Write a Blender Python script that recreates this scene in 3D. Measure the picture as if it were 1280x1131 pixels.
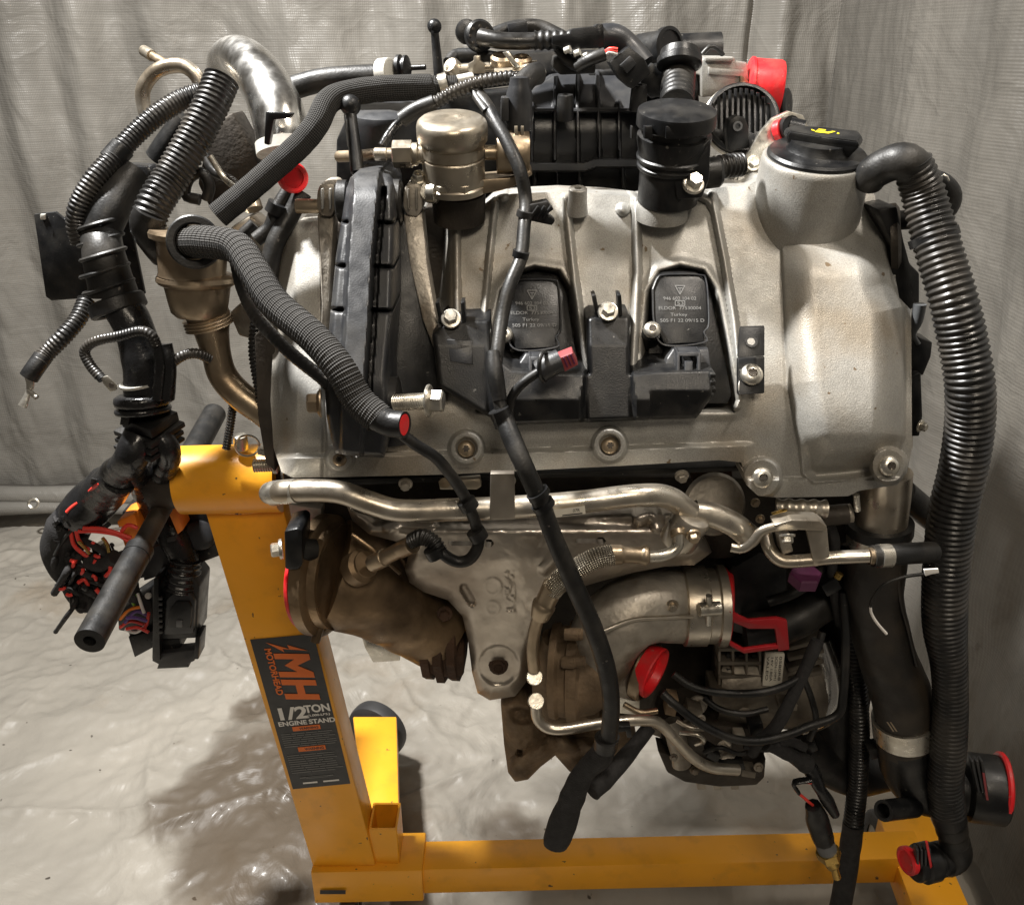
import bpy, bmesh, math, random
import numpy as np
from mathutils import Vector, Matrix, Quaternion

random.seed(7)
for o in list(bpy.data.objects):
    bpy.data.objects.remove(o)
SC = bpy.context.scene
COL = SC.collection

# ------------------------------------------------------------------ camera
CAM_H, PITCH, FPX = 1.40, math.radians(25.0), 1100.0
W0, H0 = 1280.0, 1131.0
cd = bpy.data.cameras.new('camera'); cam = bpy.data.objects.new('camera', cd); COL.objects.link(cam)
cam.location = (0, 0, CAM_H); cam.rotation_euler = (math.pi/2 - PITCH, 0, 0)
cd.sensor_fit = 'HORIZONTAL'; cd.sensor_width = 36.0; cd.lens = 36.0*FPX/W0
cd.clip_start = 0.02; cd.clip_end = 60.0
SC.camera = cam
SC.render.resolution_x, SC.render.resolution_y = 1024, 904

# ------------------------------------------------------------------ world, lamps, exposure
wd = bpy.data.worlds.new('World'); SC.world = wd; wd.use_nodes = True
bg = wd.node_tree.nodes['Background']
bg.inputs[0].default_value = (1.0, 0.88, 0.74, 1); bg.inputs[1].default_value = 0.08
def area(name, loc, target, size, power, col, sy=None):
    l = bpy.data.lights.new(name, 'AREA'); l.energy = power; l.color = col
    l.shape = 'RECTANGLE'; l.size = size; l.size_y = sy or size
    o = bpy.data.objects.new(name, l); COL.objects.link(o); o.location = loc
    o.rotation_euler = (Vector(target)-Vector(loc)).to_track_quat('-Z', 'Y').to_euler()
    return o
area('shop_light_key', (-0.85, 1.12, 2.62), (0.0, 1.1, 0.9), 0.09, 138, (1.0, 0.98, 0.95), 0.18)
area('fill_light_front', (0.25, -0.9, 2.7), (0.0, 1.0, 0.7), 0.6, 17, (1.0, 0.87, 0.70))  # warm fill added behind the camera to brighten the lower front faces
area('shop_light_right', (0.70, 0.55, 2.7), (-0.3, 1.1, 0.3), 0.2, 15, (1.0, 0.90, 0.78))
VS = SC.view_settings
VS.view_transform = 'Standard'; VS.look = 'None'; VS.exposure = 0.0; VS.gamma = 1.0; VS.use_curve_mapping = False
SC.render.engine = 'CYCLES'

# ------------------------------------------------------------------ measuring helpers: photo measurements + distance -> metres
CP, SP = math.cos(PITCH), math.sin(PITCH)
def at(px, py, Y):
    u = (px-W0/2)/FPX; v = (H0/2-py)/FPX
    t = Y/(CP+v*SP)
    return Vector((u*t, Y, CAM_H+(-SP+v*CP)*t))
def atz(px, py, z):
    u = (px-W0/2)/FPX; v = (H0/2-py)/FPX
    t = (z-CAM_H)/(-SP+v*CP)
    return Vector((u*t, (CP+v*SP)*t, z))
def at_np(px, py, Y):
    u = (px-W0/2)/FPX; v = (H0/2-py)/FPX
    t = Y/(CP+v*SP)
    return np.stack([u*t, Y+0*u, CAM_H+(-SP+v*CP)*t], -1)
def mpp(px, py, Y):
    v = (H0/2-py)/FPX
    return Y/(CP+v*SP)/FPX

# ------------------------------------------------------------------ object helpers
WL = {}
def root(name, label, cat, loc, group=None):
    o = bpy.data.objects.new(name, None); COL.objects.link(o); o.location = loc
    o.empty_display_size = 0.05
    o['label'] = label; o['category'] = cat
    if group: o['group'] = group
    WL[o.name] = Vector(loc)
    return o
def attach(o, parent):
    if parent is not None:
        o.parent = parent; o.matrix_parent_inverse = Matrix.Translation(-WL[parent.name])
def tag(o, label, cat=None, group=None, kind=None):
    o['label'] = label
    if cat: o['category'] = cat
    if group: o['group'] = group
    if kind: o['kind'] = kind
    return o
def finish(name, V, F, m, parent=None, smooth=35, uv=None, origin=None):
    V = np.asarray(V, dtype=float)
    c = Vector(V.mean(0)) if origin is None else Vector(origin)
    me = bpy.data.meshes.new(name)
    me.from_pydata((V-np.array(c)).tolist(), [], F if isinstance(F, list) else F.tolist())
    if uv is not None:
        ul = me.uv_layers.new(name='UVMap')
        idx = np.empty(len(me.loops), dtype=np.int32); me.loops.foreach_get('vertex_index', idx)
        ul.data.foreach_set('uv', np.asarray(uv, dtype=np.float32)[idx].ravel())
    me.materials.append(m)
    me.update()
    if smooth:
        me.shade_smooth(); me.set_sharp_from_angle(angle=math.radians(smooth))
    o = bpy.data.objects.new(name, me); COL.objects.link(o); o.location = c
    WL[o.name] = c
    attach(o, parent)
    return o
def from_bm(name, bm, m, parent=None, smooth=35):
    bmesh.ops.recalc_face_normals(bm, faces=bm.faces)
    V = [v.co[:] for v in bm.verts]; bm.verts.index_update()
    F = [[v.index for v in f.verts] for f in bm.faces]
    bm.free()
    return finish(name, V, F, m, parent, smooth)

def spline(pts, n):
    """Catmull-Rom through pts (k,d) resampled to n points evenly along the length"""
    P = np.asarray(pts, dtype=float)
    if len(P) == 2:
        Q = P[0]+(P[1]-P[0])*np.linspace(0, 1, 200)[:, None]
    else:
        E = np.vstack([2*P[0]-P[1], P, 2*P[-1]-P[-2]])
        Q = []
        for i in range(1, len(E)-2):
            p0, p1, p2, p3 = E[i-1:i+3]
            t = np.linspace(0, 1, 60, endpoint=(i == len(E)-3))[:, None]
            Q.append(0.5*((2*p1)+(-p0+p2)*t+(2*p0-5*p1+4*p2-p3)*t**2+(-p0+3*p1-3*p2+p3)*t**3))
        Q = np.vstack(Q)
    s = np.r_[0, np.cumsum(np.linalg.norm(np.diff(Q[:, :3], axis=0), axis=1))]
    si = np.linspace(0, s[-1], n)
    return np.stack([np.interp(si, s, Q[:, k]) for k in range(Q.shape[1])], -1), si

def sweep(name, C, R, m, parent=None, segs=16, S=None, hollow=0.0, smooth=50, flat=1.0, wob=0.0):
    """C (n,3) centres, R (n,) radii"""
    n = len(C)
    T = np.gradient(C, axis=0); T /= np.linalg.norm(T, axis=1)[:, None]+1e-12
    up = np.array([0, 0, 1.0]) if abs(T[0][2]) < 0.9 else np.array([0, 1.0, 0])
    N = np.cross(T[0], up); N /= np.linalg.norm(N)
    a = np.linspace(0, 2*math.pi, segs, endpoint=False)
    V = []; UV = []
    if S is None: S = np.r_[0, np.cumsum(np.linalg.norm(np.diff(C, axis=0), axis=1))]
    rng = np.random.default_rng(len(name)*31+n)
    for i in range(n):
        N = N-T[i]*np.dot(N, T[i]); N /= np.linalg.norm(N)
        B = np.cross(T[i], N)
        r = R[i]*(1+wob*np.sin(2*a+i*0.13)+wob*np.sin(3*a-i*0.21))
        V.append(C[i]+np.outer(np.cos(a)*r, N)+np.outer(np.sin(a)*r*flat, B))
        UV.append(np.stack([a*R.mean(), np.full(segs, S[i])], -1))
    V = np.vstack(V); UV = np.vstack(UV)
    F = []
    for i in range(n-1):
        for j in range(segs):
            k = (j+1) % segs
            F.append([i*segs+j, i*segs+k, (i+1)*segs+k, (i+1)*segs+j])
    if hollow:
        b = len(V); k0 = (n-1)*segs
        cE = C[-1]; inner = cE+(V[k0:k0+segs]-cE)*hollow
        deep = inner-T[-1]*R[-1]*1.2
        V = np.vstack([V, inner, deep]); UV = np.vstack([UV, UV[k0:k0+segs], UV[k0:k0+segs]])
        for j in range(segs):
            k = (j+1) % segs
            F.append([k0+j, k0+k, b+k, b+j]); F.append([b+j, b+k, b+segs+k, b+segs+j])
        F.append([b+segs+j for j in range(segs)])
    else:
        F.append([(n-1)*segs+j for j in range(segs)])
    F.append([j for j in range(segs)][::-1])
    return finish(name, V, F, m, parent, smooth, UV)

def tube(name, pts, r, m, parent=None, corr=0, amp=0.1, segs=16, hollow=0.0, step=5.0, wob=0.0, flat=1.0, sharp=False, rough=0.0):
    """pts: (px,py,Y) or (px,py,Y,r). r: radius in photo pixels"""
    P = []
    for p in pts:
        rr = p[3] if len(p) > 3 else r
        w = at(*p[:3]); P.append((w.x, w.y, w.z, rr*mpp(*p[:3])))
    mp = mpp(*pts[len(pts)//2][:3])
    A = np.asarray(P)
    L = np.linalg.norm(np.diff(A[:, :3], axis=0), axis=1).sum()
    if corr:
        per = corr*mp; nper = max(2, round(L/per)); n = nper*8+1
        C, S = spline(P, n)
        ph = np.linspace(0, nper*2*math.pi, n)
        w = np.cos(ph)
        if sharp: w = np.where(w > -0.25, 1.0, -1.0)*0.75+0.25*w
        R = C[:, 3]*(1+amp*w)
    else:
        n = max(4, int(L/(step*mp))+1)
        C, S = spline(P, n); R = C[:, 3].copy()
    if rough:
        rng = np.random.default_rng(int(pts[0][0]*7+pts[0][1]))
        R = R*(1+rough*np.interp(np.arange(n), np.arange(0, n+6, 3), rng.standard_normal(len(np.arange(0, n+6, 3)))))
    return sweep(name, C[:, :3], R, m, parent, segs, S, hollow, flat=flat, wob=wob)

def lathe(name, p, axis, prof, m, parent=None, segs=32, smooth=35, capb=True, capt=True, ref=None):
    """prof: (r_px, h_px) along axis from p=(px,py,Y)"""
    o = at(*p); k = mpp(*p)
    ax = Vector(axis).normalized()
    q = ax.to_track_quat('Z', 'Y')
    if ref is not None:
        q = q @ Quaternion((0, 0, 1), ref)
    V = []; F = []
    n = len(prof)
    for r, h in prof:
        for j in range(segs):
            a = 2*math.pi*j/segs
            V.append(o+q @ Vector((r*k*math.cos(a), r*k*math.sin(a), h*k)))
    for i in range(n-1):
        for j in range(segs):
            kk = (j+1) % segs
            F.append([i*segs+j, i*segs+kk, (i+1)*segs+kk, (i+1)*segs+j])
    if capb: F.append([j for j in range(segs)][::-1])
    if capt: F.append([(n-1)*segs+j for j in range(segs)])
    return finish(name, [v[:] for v in V], F, m, parent, smooth)

def yof(Y, x, y):
    return Y(np.array(float(x)), np.array(float(y))).item() if callable(Y) else Y
def prism(name, poly, Y, depth, m, parent=None, bevel=1.5, d=(0, 1, 0), seg=2, smooth=35):
    """outline in photo pixels at distance Y (number, list or function), thickness depth (m) along d"""
    bm = bmesh.new(); dv = Vector(d).normalized()*depth
    f = []; b = []
    for i, (x, y) in enumerate(poly):
        yy = Y[i] if isinstance(Y, (list, tuple)) else yof(Y, x, y)
        p = at(x, y, yy); f.append(bm.verts.new(p)); b.append(bm.verts.new(p+dv))
    n = len(poly)
    bm.faces.new(f); bm.faces.new(b[::-1])
    for i in range(n):
        j = (i+1) % n
        bm.faces.new([f[j], f[i], b[i], b[j]])
    bmesh.ops.recalc_face_normals(bm, faces=bm.faces)
    if bevel:
        yy = Y[0] if isinstance(Y, (list, tuple)) else yof(Y, *poly[0])
        bmesh.ops.bevel(bm, geom=bm.edges[:], offset=min(bevel*mpp(poly[0][0], poly[0][1], yy), depth*0.45), segments=seg, profile=0.5, affect='EDGES', clamp_overlap=True)
    return from_bm(name, bm, m, parent, smooth)
def rect(x0, y0, x1, y1):
    return [(x0, y0), (x1, y0), (x1, y1), (x0, y1)]
def rbox(cx, cy, w, h, ang):
    c, s = math.cos(math.radians(ang)), math.sin(math.radians(ang))
    return [(cx+c*a-s*b, cy+s*a+c*b) for a, b in ((-w/2, -h/2), (w/2, -h/2), (w/2, h/2), (-w/2, h/2))]
def box3(name, pts8, m, parent=None, bevel=0.003, seg=2):
    """8 corners: bottom loop (4) then top loop (4)"""
    bm = bmesh.new(); v = [bm.verts.new(p) for p in pts8]
    for q in ((3, 2, 1, 0), (4, 5, 6, 7), (0, 1, 5, 4), (1, 2, 6, 5), (2, 3, 7, 6), (3, 0, 4, 7)):
        bm.faces.new([v[i] for i in q])
    bmesh.ops.recalc_face_normals(bm, faces=bm.faces)
    if bevel: bmesh.ops.bevel(bm, geom=bm.edges[:], offset=bevel, segments=seg, profile=0.5, affect='EDGES', clamp_overlap=True)
    return from_bm(name, bm, m, parent)

# signed distances (pixel space) ------------------------------------
def sd_poly(X, Y, poly):
    d = np.full(X.shape, 1e18); s = np.ones(X.shape)
    n = len(poly)
    for i in range(n):
        ax, ay = poly[i]; bx, by = poly[i-1]
        ex, ey = bx-ax, by-ay; wx, wy = X-ax, Y-ay
        t = np.clip((wx*ex+wy*ey)/(ex*ex+ey*ey+1e-12), 0, 1)
        dx, dy = wx-ex*t, wy-ey*t
        d = np.minimum(d, dx*dx+dy*dy)
        c1 = Y >= ay; c2 = Y < by; c3 = ex*wy > ey*wx
        flip = (c1 & c2 & c3) | (~c1 & ~c2 & ~c3)
        s = np.where(flip, -s, s)
    return s*np.sqrt(d)
def sd_line(X, Y, pts):
    d = np.full(X.shape, 1e18)
    for (ax, ay), (bx, by) in zip(pts[:-1], pts[1:]):
        ex, ey = bx-ax, by-ay; wx, wy = X-ax, Y-ay
        t = np.clip((wx*ex+wy*ey)/(ex*ex+ey*ey+1e-12), 0, 1)
        d = np.minimum(d, np.hypot(wx-ex*t, wy-ey*t))
    return d
def sst(a, b, x):
    t = np.clip((x-a)/(b-a), 0, 1); return t*t*(3-2*t)
def rib(X, Y, pts, w, h):
    """rounded rib height"""
    d = sd_line(X, Y, pts)/w
    return h*(np.clip(1-d*d, 0, 1)**0.75)
def smooth_tab(xs, ys, s):
    t = np.arange(xs[0]-80.0, xs[-1]+80.0, 1.0); y = np.interp(t, xs, ys)
    g = np.exp(-0.5*(np.arange(-60, 61)/s)**2); g /= g.sum()
    lo_ = y[0]+(y[1]-y[0])*0; yp = np.pad(y, 60, mode='edge'); y2 = np.convolve(yp, g, mode='valid')
    return lambda v: np.interp(v, t, y2)
def vnoise(x, y, seed=0):
    xi = np.floor(x).astype(np.int64); yi = np.floor(y).astype(np.int64)
    fx = x-xi; fy = y-yi; fx = fx*fx*(3-2*fx); fy = fy*fy*(3-2*fy)
    def h(a, b):
        v = (a*374761393+b*668265263+seed*144665) & 0x7fffffff
        v = ((v ^ (v >> 13))*1274126177) & 0x7fffffff
        return ((v ^ (v >> 16)) & 0xffff)/65535.0
    return (h(xi, yi)*(1-fx)+h(xi+1, yi)*fx)*(1-fy)+(h(xi, yi+1)*(1-fx)+h(xi+1, yi+1)*fx)*fy
def cells(x, y, seed=0):
    """distance to the nearest of jittered points: creased facets"""
    xi = np.floor(x); yi = np.floor(y); best = np.full(x.shape, 9.0)
    for a in (-1, 0, 1):
        for b in (-1, 0, 1):
            cx_, cy_ = (xi+a).astype(np.int64), (yi+b).astype(np.int64)
            def h(k):
                v = (cx_*374761393+cy_*668265263+(seed+k)*144665) & 0x7fffffff
                v = ((v ^ (v >> 13))*1274126177) & 0x7fffffff
                return ((v ^ (v >> 16)) & 0xffff)/65535.0
            best = np.minimum(best, np.hypot(cx_+h(1)-x, cy_+h(2)-y))
    return best
def fbm(x, y, seed=0, o=4):
    v = 0*x; a = 0.5
    for i in range(o):
        v = v+a*vnoise(x, y, seed+i*17); x = x*2.03+3.1; y = y*2.01+1.7; a *= 0.5
    return v

def relief(name, poly, depth, m, parent=None, cell=3.0, thick=0.03, holes=(), smooth=45, d=(0, 1, 0)):
    """a cast or pressed shell: outline poly (pixels), depth(px,py)->distance, edge turned back by thick"""
    P = np.array(poly); x0, y0 = P.min(0)-cell; x1, y1 = P.max(0)+cell
    nx = int((x1-x0)/cell)+2; ny = int((y1-y0)/cell)+2
    gx, gy = np.meshgrid(x0+np.arange(nx)*cell, y0+np.arange(ny)*cell)
    def sd(X, Y):
        s = sd_poly(X, Y, poly)
        for hpoly in holes: s = np.maximum(s, -sd_poly(X, Y, hpoly))
        return s
    cxm = gx[:-1, :-1]+cell/2; cym = gy[:-1, :-1]+cell/2
    keep = sd(cxm, cym) < 0
    idx = np.arange(nx*ny).reshape(ny, nx)
    quads = np.stack([idx[:-1, :-1], idx[1:, :-1], idx[1:, 1:], idx[:-1, 1:]], -1)[keep]
    cnt = np.zeros(nx*ny, int); np.add.at(cnt, quads.ravel(), 1)
    fx, fy = gx.ravel().copy(), gy.ravel().copy()
    bnd = np.where((cnt > 0) & (cnt < 4))[0]
    for it in range(3):
        bx, by = fx[bnd], fy[bnd]; e = 0.4
        s = sd(bx, by); gxx = (sd(bx+e, by)-sd(bx-e, by))/(2*e); gyy = (sd(bx, by+e)-sd(bx, by-e))/(2*e)
        g = np.maximum(np.hypot(gxx, gyy), 0.3)
        mv = np.clip(s, -cell, cell)
        fx[bnd] = bx-gxx/g*mv; fy[bnd] = by-gyy/g*mv
    used = np.where(cnt > 0)[0]; remap = -np.ones(nx*ny, int); remap[used] = np.arange(len(used))
    X, Y = fx[used], fy[used]
    V = at_np(X, Y, depth(X, Y))
    F = remap[quads]
    E = {}
    for q in F:
        for a, b in ((q[0], q[1]), (q[1], q[2]), (q[2], q[3]), (q[3], q[0])):
            if (b, a) in E: del E[(b, a)]
            else: E[(a, b)] = 1
    bv = sorted({v for e in E for v in e}); base = len(V); bm_ = {v: base+i for i, v in enumerate(bv)}
    dv = np.array(Vector(d).normalized())*thick
    V = np.vstack([V, V[bv]+dv])
    FF = F.tolist()+[[b, a, bm_[a], bm_[b]] for a, b in E]
    return finish(name, V, FF, m, parent, smooth)

def text_px(name, s, org, ux, uy, Y, m, parent, h, align='LEFT', off=0.0006, fit=None, bold=0.0):
    """flat lettering: org pixel, ux/uy pixel direction of reading and of letter-up, h letter height in px"""
    cu = bpy.data.curves.new(name, 'FONT'); cu.body = s; cu.size = 1.0; cu.align_x = align; cu.offset = bold
    ob = bpy.data.objects.new(name, cu); COL.objects.link(ob)
    dg = bpy.context.evaluated_depsgraph_get()
    me = bpy.data.meshes.new_from_object(ob.evaluated_get(dg))
    V = np.array([v.co[:] for v in me.vertices]); F = [list(p.vertices) for p in me.polygons]
    bpy.data.objects.remove(ob); bpy.data.curves.remove(cu); bpy.data.meshes.remove(me)
    sx = sy = h/0.72
    if fit: sx = fit/max(1e-6, V[:, 0].max()-V[:, 0].min())
    ux = np.array(ux)/np.linalg.norm(ux); uy = np.array(uy)/np.linalg.norm(uy)
    X = org[0]+V[:, 0]*sx*ux[0]+V[:, 1]*sy*uy[0]; Yp = org[1]+V[:, 0]*sx*ux[1]+V[:, 1]*sy*uy[1]
    YY = Y(X, Yp) if callable(Y) else np.full(X.shape, Y)
    return finish(name, at_np(X, Yp, YY-off), F, m, parent, 0)
def decal(name, poly, Y, m, parent, off=0.0006):
    V = [at(x, y, yof(Y, x, y)-off)[:] for x, y in poly]
    return finish(name, V, [list(range(len(poly)))[::-1]], m, parent, 0)

# ------------------------------------------------------------------ materials
def mat(name, col, rough=0.5, metal=0.0, var=0.15, vscale=18, bump=0.1, bscale=300, dirt=None, dscale=9, damt=0.5, rvar=0.1, coat=0.0, spec=0.5, weave=None, bdist=0.002, dlo=0.46, dhi=0.68, grain=0.0, chips=None):
    m = bpy.data.materials.new(name); m.use_nodes = True
    nt = m.node_tree; N = nt.nodes; Lk = nt.links.new
    b = N['Principled BSDF']
    b.inputs['Metallic'].default_value = metal; b.inputs['Roughness'].default_value = rough
    b.inputs['Coat Weight'].default_value = coat; b.inputs['Coat Roughness'].default_value = 0.15
    b.inputs['Specular IOR Level'].default_value = spec
    geo = N.new('ShaderNodeNewGeometry')
    def noise(scale, det=5):
        n = N.new('ShaderNodeTexNoise'); n.inputs['Scale'].default_value = scale; n.inputs['Detail'].default_value = det
        Lk(geo.outputs['Position'], n.inputs['Vector']); return n
    n1 = noise(vscale)
    r = N.new('ShaderNodeValToRGB')
    r.color_ramp.elements[0].position = 0.3; r.color_ramp.elements[1].position = 0.7
    r.color_ramp.elements[0].color = tuple(c*(1-var) for c in col)+(1,)
    r.color_ramp.elements[1].color = tuple(min(1, c*(1+var)) for c in col)+(1,)
    Lk(n1.outputs['Fac'], r.inputs['Fac'])
    out = r.outputs['Color']
    if dirt:
        n2 = noise(dscale, 8)
        r2 = N.new('ShaderNodeValToRGB'); r2.color_ramp.elements[0].position = dlo; r2.color_ramp.elements[1].position = dhi
        r2.color_ramp.elements[1].color = (damt, damt, damt, 1)
        Lk(n2.outputs['Fac'], r2.inputs['Fac'])
        mx = N.new('ShaderNodeMix'); mx.data_type = 'RGBA'
        Lk(r2.outputs['Color'], mx.inputs['Factor']); Lk(out, mx.inputs['A']); mx.inputs['B'].default_value = dirt+(1,)
        out = mx.outputs['Result']
    if grain:
        n5 = noise(850, 2); r5 = N.new('ShaderNodeValToRGB'); r5.color_ramp.elements[0].position = 0.35; r5.color_ramp.elements[1].position = 0.65
        r5.color_ramp.elements[0].color = (1-grain, 1-grain, 1-grain, 1); Lk(n5.outputs['Fac'], r5.inputs['Fac'])
        mg = N.new('ShaderNodeMix'); mg.data_type = 'RGBA'; mg.blend_type = 'MULTIPLY'; mg.inputs['Factor'].default_value = 1.0
        Lk(out, mg.inputs['A']); Lk(r5.outputs['Color'], mg.inputs['B']); out = mg.outputs['Result']
    if chips:
        n6 = noise(chips[0], 4); r6 = N.new('ShaderNodeValToRGB'); r6.color_ramp.elements[0].position = chips[1]; r6.color_ramp.elements[1].position = chips[1]+0.02
        Lk(n6.outputs['Fac'], r6.inputs['Fac'])
        mg = N.new('ShaderNodeMix'); mg.data_type = 'RGBA'; Lk(r6.outputs['Color'], mg.inputs['Factor']); Lk(out, mg.inputs['A'])
        mg.inputs['B'].default_value = tuple(chips[2])+(1,); out = mg.outputs['Result']
    Lk(out, b.inputs['Base Color'])
    if rvar:
        n3 = noise(vscale*2.3)
        mr = N.new('ShaderNodeMapRange'); mr.inputs['To Min'].default_value = max(0.03, rough-rvar); mr.inputs['To Max'].default_value = min(1, rough+rvar)
        mr.inputs['From Min'].default_value = 0.3; mr.inputs['From Max'].default_value = 0.7
        Lk(n3.outputs['Fac'], mr.inputs['Value']); Lk(mr.outputs['Result'], b.inputs['Roughness'])
    if bump:
        bp = N.new('ShaderNodeBump'); bp.inputs['Strength'].default_value = bump; bp.inputs['Distance'].default_value = bdist
        if weave:
            uv = N.new('ShaderNodeUVMap'); sp = N.new('ShaderNodeSeparateXYZ'); Lk(uv.outputs['UV'], sp.inputs[0])
            def mth(op, a, c):
                q = N.new('ShaderNodeMath'); q.operation = op
                for i, z in enumerate((a, c)):
                    if z is None: continue
                    if isinstance(z, (int, float)): q.inputs[i].default_value = z
                    else: Lk(z, q.inputs[i])
                return q.outputs[0]
            s1 = mth('SINE', mth('MULTIPLY', mth('ADD', sp.outputs['X'], sp.outputs['Y']), weave), None)
            s2 = mth('SINE', mth('MULTIPLY', mth('SUBTRACT', sp.outputs['X'], sp.outputs['Y']), weave), None)
            hgt = mth('MULTIPLY', s1, s2)
            Lk(hgt, bp.inputs['Height'])
            mx = N.new('ShaderNodeMix'); mx.data_type = 'RGBA'
            mr = N.new('ShaderNodeMapRange'); mr.inputs['From Min'].default_value = -0.6; mr.inputs['From Max'].default_value = 0.6
            Lk(hgt, mr.inputs['Value']); Lk(mr.outputs['Result'], mx.inputs['Factor'])
            mx.inputs['A'].default_value = tuple(c*0.35 for c in col)+(1,)
            Lk(out, mx.inputs['B']); Lk(mx.outputs['Result'], b.inputs['Base Color'])
        else:
            nb = noise(bscale, 3); Lk(nb.outputs['Fac'], bp.inputs['Height'])
        Lk(bp.outputs['Normal'], b.inputs['Normal'])
    return m
M = {}
M['alu'] = mat('cast_aluminium', (0.43, 0.42, 0.39), 0.46, 0.40, 0.14, 22, 0.20, 700, (0.25, 0.20, 0.135), 11, 0.7, 0.09, grain=0.28, chips=(55, 0.70, (0.16, 0.115, 0.07)))
M['alu_dirty'] = mat('dirty_cast_aluminium', (0.46, 0.42, 0.36), 0.5, 0.6, 0.25, 30, 0.5, 170, (0.12, 0.085, 0.05), 18, 0.85)
M['alu_pipe'] = mat('aluminium_pipe', (0.58, 0.53, 0.45), 0.34, 0.9, 0.12, 25, 0.1, 200, (0.30, 0.22, 0.13), 14, 0.6)
M['zinc'] = mat('zinc_plated_steel', (0.66, 0.63, 0.56), 0.32, 0.9, 0.12, 60, 0.08, 300, (0.30, 0.25, 0.17), 40, 0.4)
M['shield'] = mat('heat_shield_sheet', (0.50, 0.45, 0.385), 0.38, 0.85, 0.16, 16, 0.14, 160, (0.16, 0.115, 0.08), 9, 0.6, 0.1)
M['exhaust'] = mat('heat_stained_steel', (0.26, 0.18, 0.105), 0.42, 0.75, 0.4, 18, 0.25, 120, (0.05, 0.032, 0.02), 10, 0.8, 0.15)
M['rust'] = mat('rusty_iron', (0.085, 0.045, 0.025), 0.8, 0.2, 0.5, 40, 0.7, 180, (0.03, 0.018, 0.012), 20, 0.8)
M['rustalu'] = mat('grimy_cast_bracket', (0.24, 0.17, 0.105), 0.72, 0.3, 0.35, 26, 0.7, 170, (0.085, 0.055, 0.03), 16, 0.85)
M['plastic'] = mat('black_plastic', (0.0062, 0.0065, 0.0072), 0.37, 0, 0.2, 30, 0.12, 700, (0.05, 0.047, 0.042), 30, 0.45, spec=0.42, chips=(140, 0.71, (0.10, 0.095, 0.085)))
M['plastic_grey'] = mat('dusty_black_plastic', (0.020, 0.021, 0.0235), 0.40, 0, 0.25, 26, 0.10, 600, (0.075, 0.072, 0.066), 30, 0.35)
M['rubber'] = mat('black_rubber', (0.0075, 0.0075, 0.0075), 0.45, 0, 0.25, 30, 0.15, 400, (0.05, 0.045, 0.038), 28, 0.45, spec=0.42, chips=(140, 0.71, (0.09, 0.08, 0.07)))
M['rubber_brown'] = mat('grimy_rubber', (0.018, 0.015, 0.012), 0.55, 0, 0.3, 25, 0.2, 300, (0.07, 0.052, 0.033), 14, 0.6)
M['conduit'] = mat('glossy_corrugated_plastic', (0.011, 0.0105, 0.010), 0.36, 0, 0.25, 30, 0.08, 300, (0.075, 0.066, 0.055), 18, 0.55, 0.14)
M['braid'] = mat('woven_sleeve', (0.085, 0.082, 0.078), 0.8, 0, 0.2, 30, 0.9, 300, None, weave=1350, bdist=0.0015, spec=0.18)
M['braid_fine'] = mat('fine_woven_sleeve', (0.055, 0.053, 0.05), 0.8, 0, 0.2, 30, 0.8, 300, None, weave=1500, bdist=0.0014, spec=0.18)
M['red_dark'] = mat('dark_red_strap', (0.34, 0.010, 0.014), 0.45, 0, 0.15, 20, 0.1, 200)
M['steelbraid'] = mat('steel_braid', (0.60, 0.53, 0.42), 0.35, 0.9, 0.15, 30, 1.0, 300, None, weave=1300, bdist=0.002)
M['tape'] = mat('black_tape', (0.010, 0.010, 0.0105), 0.28, 0, 0.3, 40, 0.35, 75, None, bdist=0.004)
M['cloth_tape'] = mat('cloth_tape', (0.017, 0.016, 0.016), 0.8, 0, 0.3, 60, 0.5, 500)
M['paint'] = mat('yellow_orange_paint', (0.92, 0.41, 0.02), 0.38, 0, 0.08, 9, 0.14, 90, (0.45, 0.20, 0.03), 24, 0.35, 0.1, coat=0.12, dlo=0.54, dhi=0.74, chips=(75, 0.715, (0.10, 0.06, 0.03)))
M['red'] = mat('red_plastic', (0.78, 0.016, 0.022), 0.42, 0, 0.12, 20, 0.12, 200, (0.40, 0.07, 0.06), 45, 0.65, chips=(160, 0.70, (0.55, 0.25, 0.22)))
M['brass'] = mat('tan_plated_steel', (0.47, 0.42, 0.34), 0.34, 0.85, 0.15, 30, 0.08, 300, (0.26, 0.19, 0.11), 20, 0.5)
M['bronze'] = mat('heat_tanned_steel', (0.40, 0.32, 0.225), 0.38, 0.85, 0.2, 26, 0.12, 200, (0.17, 0.11, 0.06), 14, 0.6)
M['gold'] = mat('yellow_brass', (0.62, 0.42, 0.13), 0.3, 0.95, 0.15, 40, 0.1, 300)
M['chrome'] = mat('polished_aluminium', (0.80, 0.79, 0.76), 0.24, 1.0, 0.1, 20, 0.10, 40, (0.42, 0.38, 0.32), 16, 0.4, 0.08)
M['grey_plastic'] = mat('grey_plastic', (0.12, 0.125, 0.13), 0.45, 0, 0.1, 30, 0.1, 400)
M['clear'] = mat('pale_plastic', (0.45, 0.44, 0.40), 0.35, 0, 0.1, 30, 0.1, 400)
M['white'] = mat('white_print', (0.78, 0.76, 0.72), 0.5, 0, 0.05, 30, 0, 100)
M['cream'] = mat('cream_label', (0.70, 0.66, 0.56), 0.5, 0, 0.08, 60, 0, 100)
M['ink'] = mat('black_print', (0.02, 0.02, 0.02), 0.5, 0, 0.05, 30, 0, 100)
M['greyprint'] = mat('grey_print', (0.17, 0.17, 0.165), 0.5, 0, 0.05, 30, 0, 100)
M['textline'] = mat('grey_small_print', (0.05, 0.05, 0.05), 0.5, 0, 0.05, 30, 0, 100)
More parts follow.
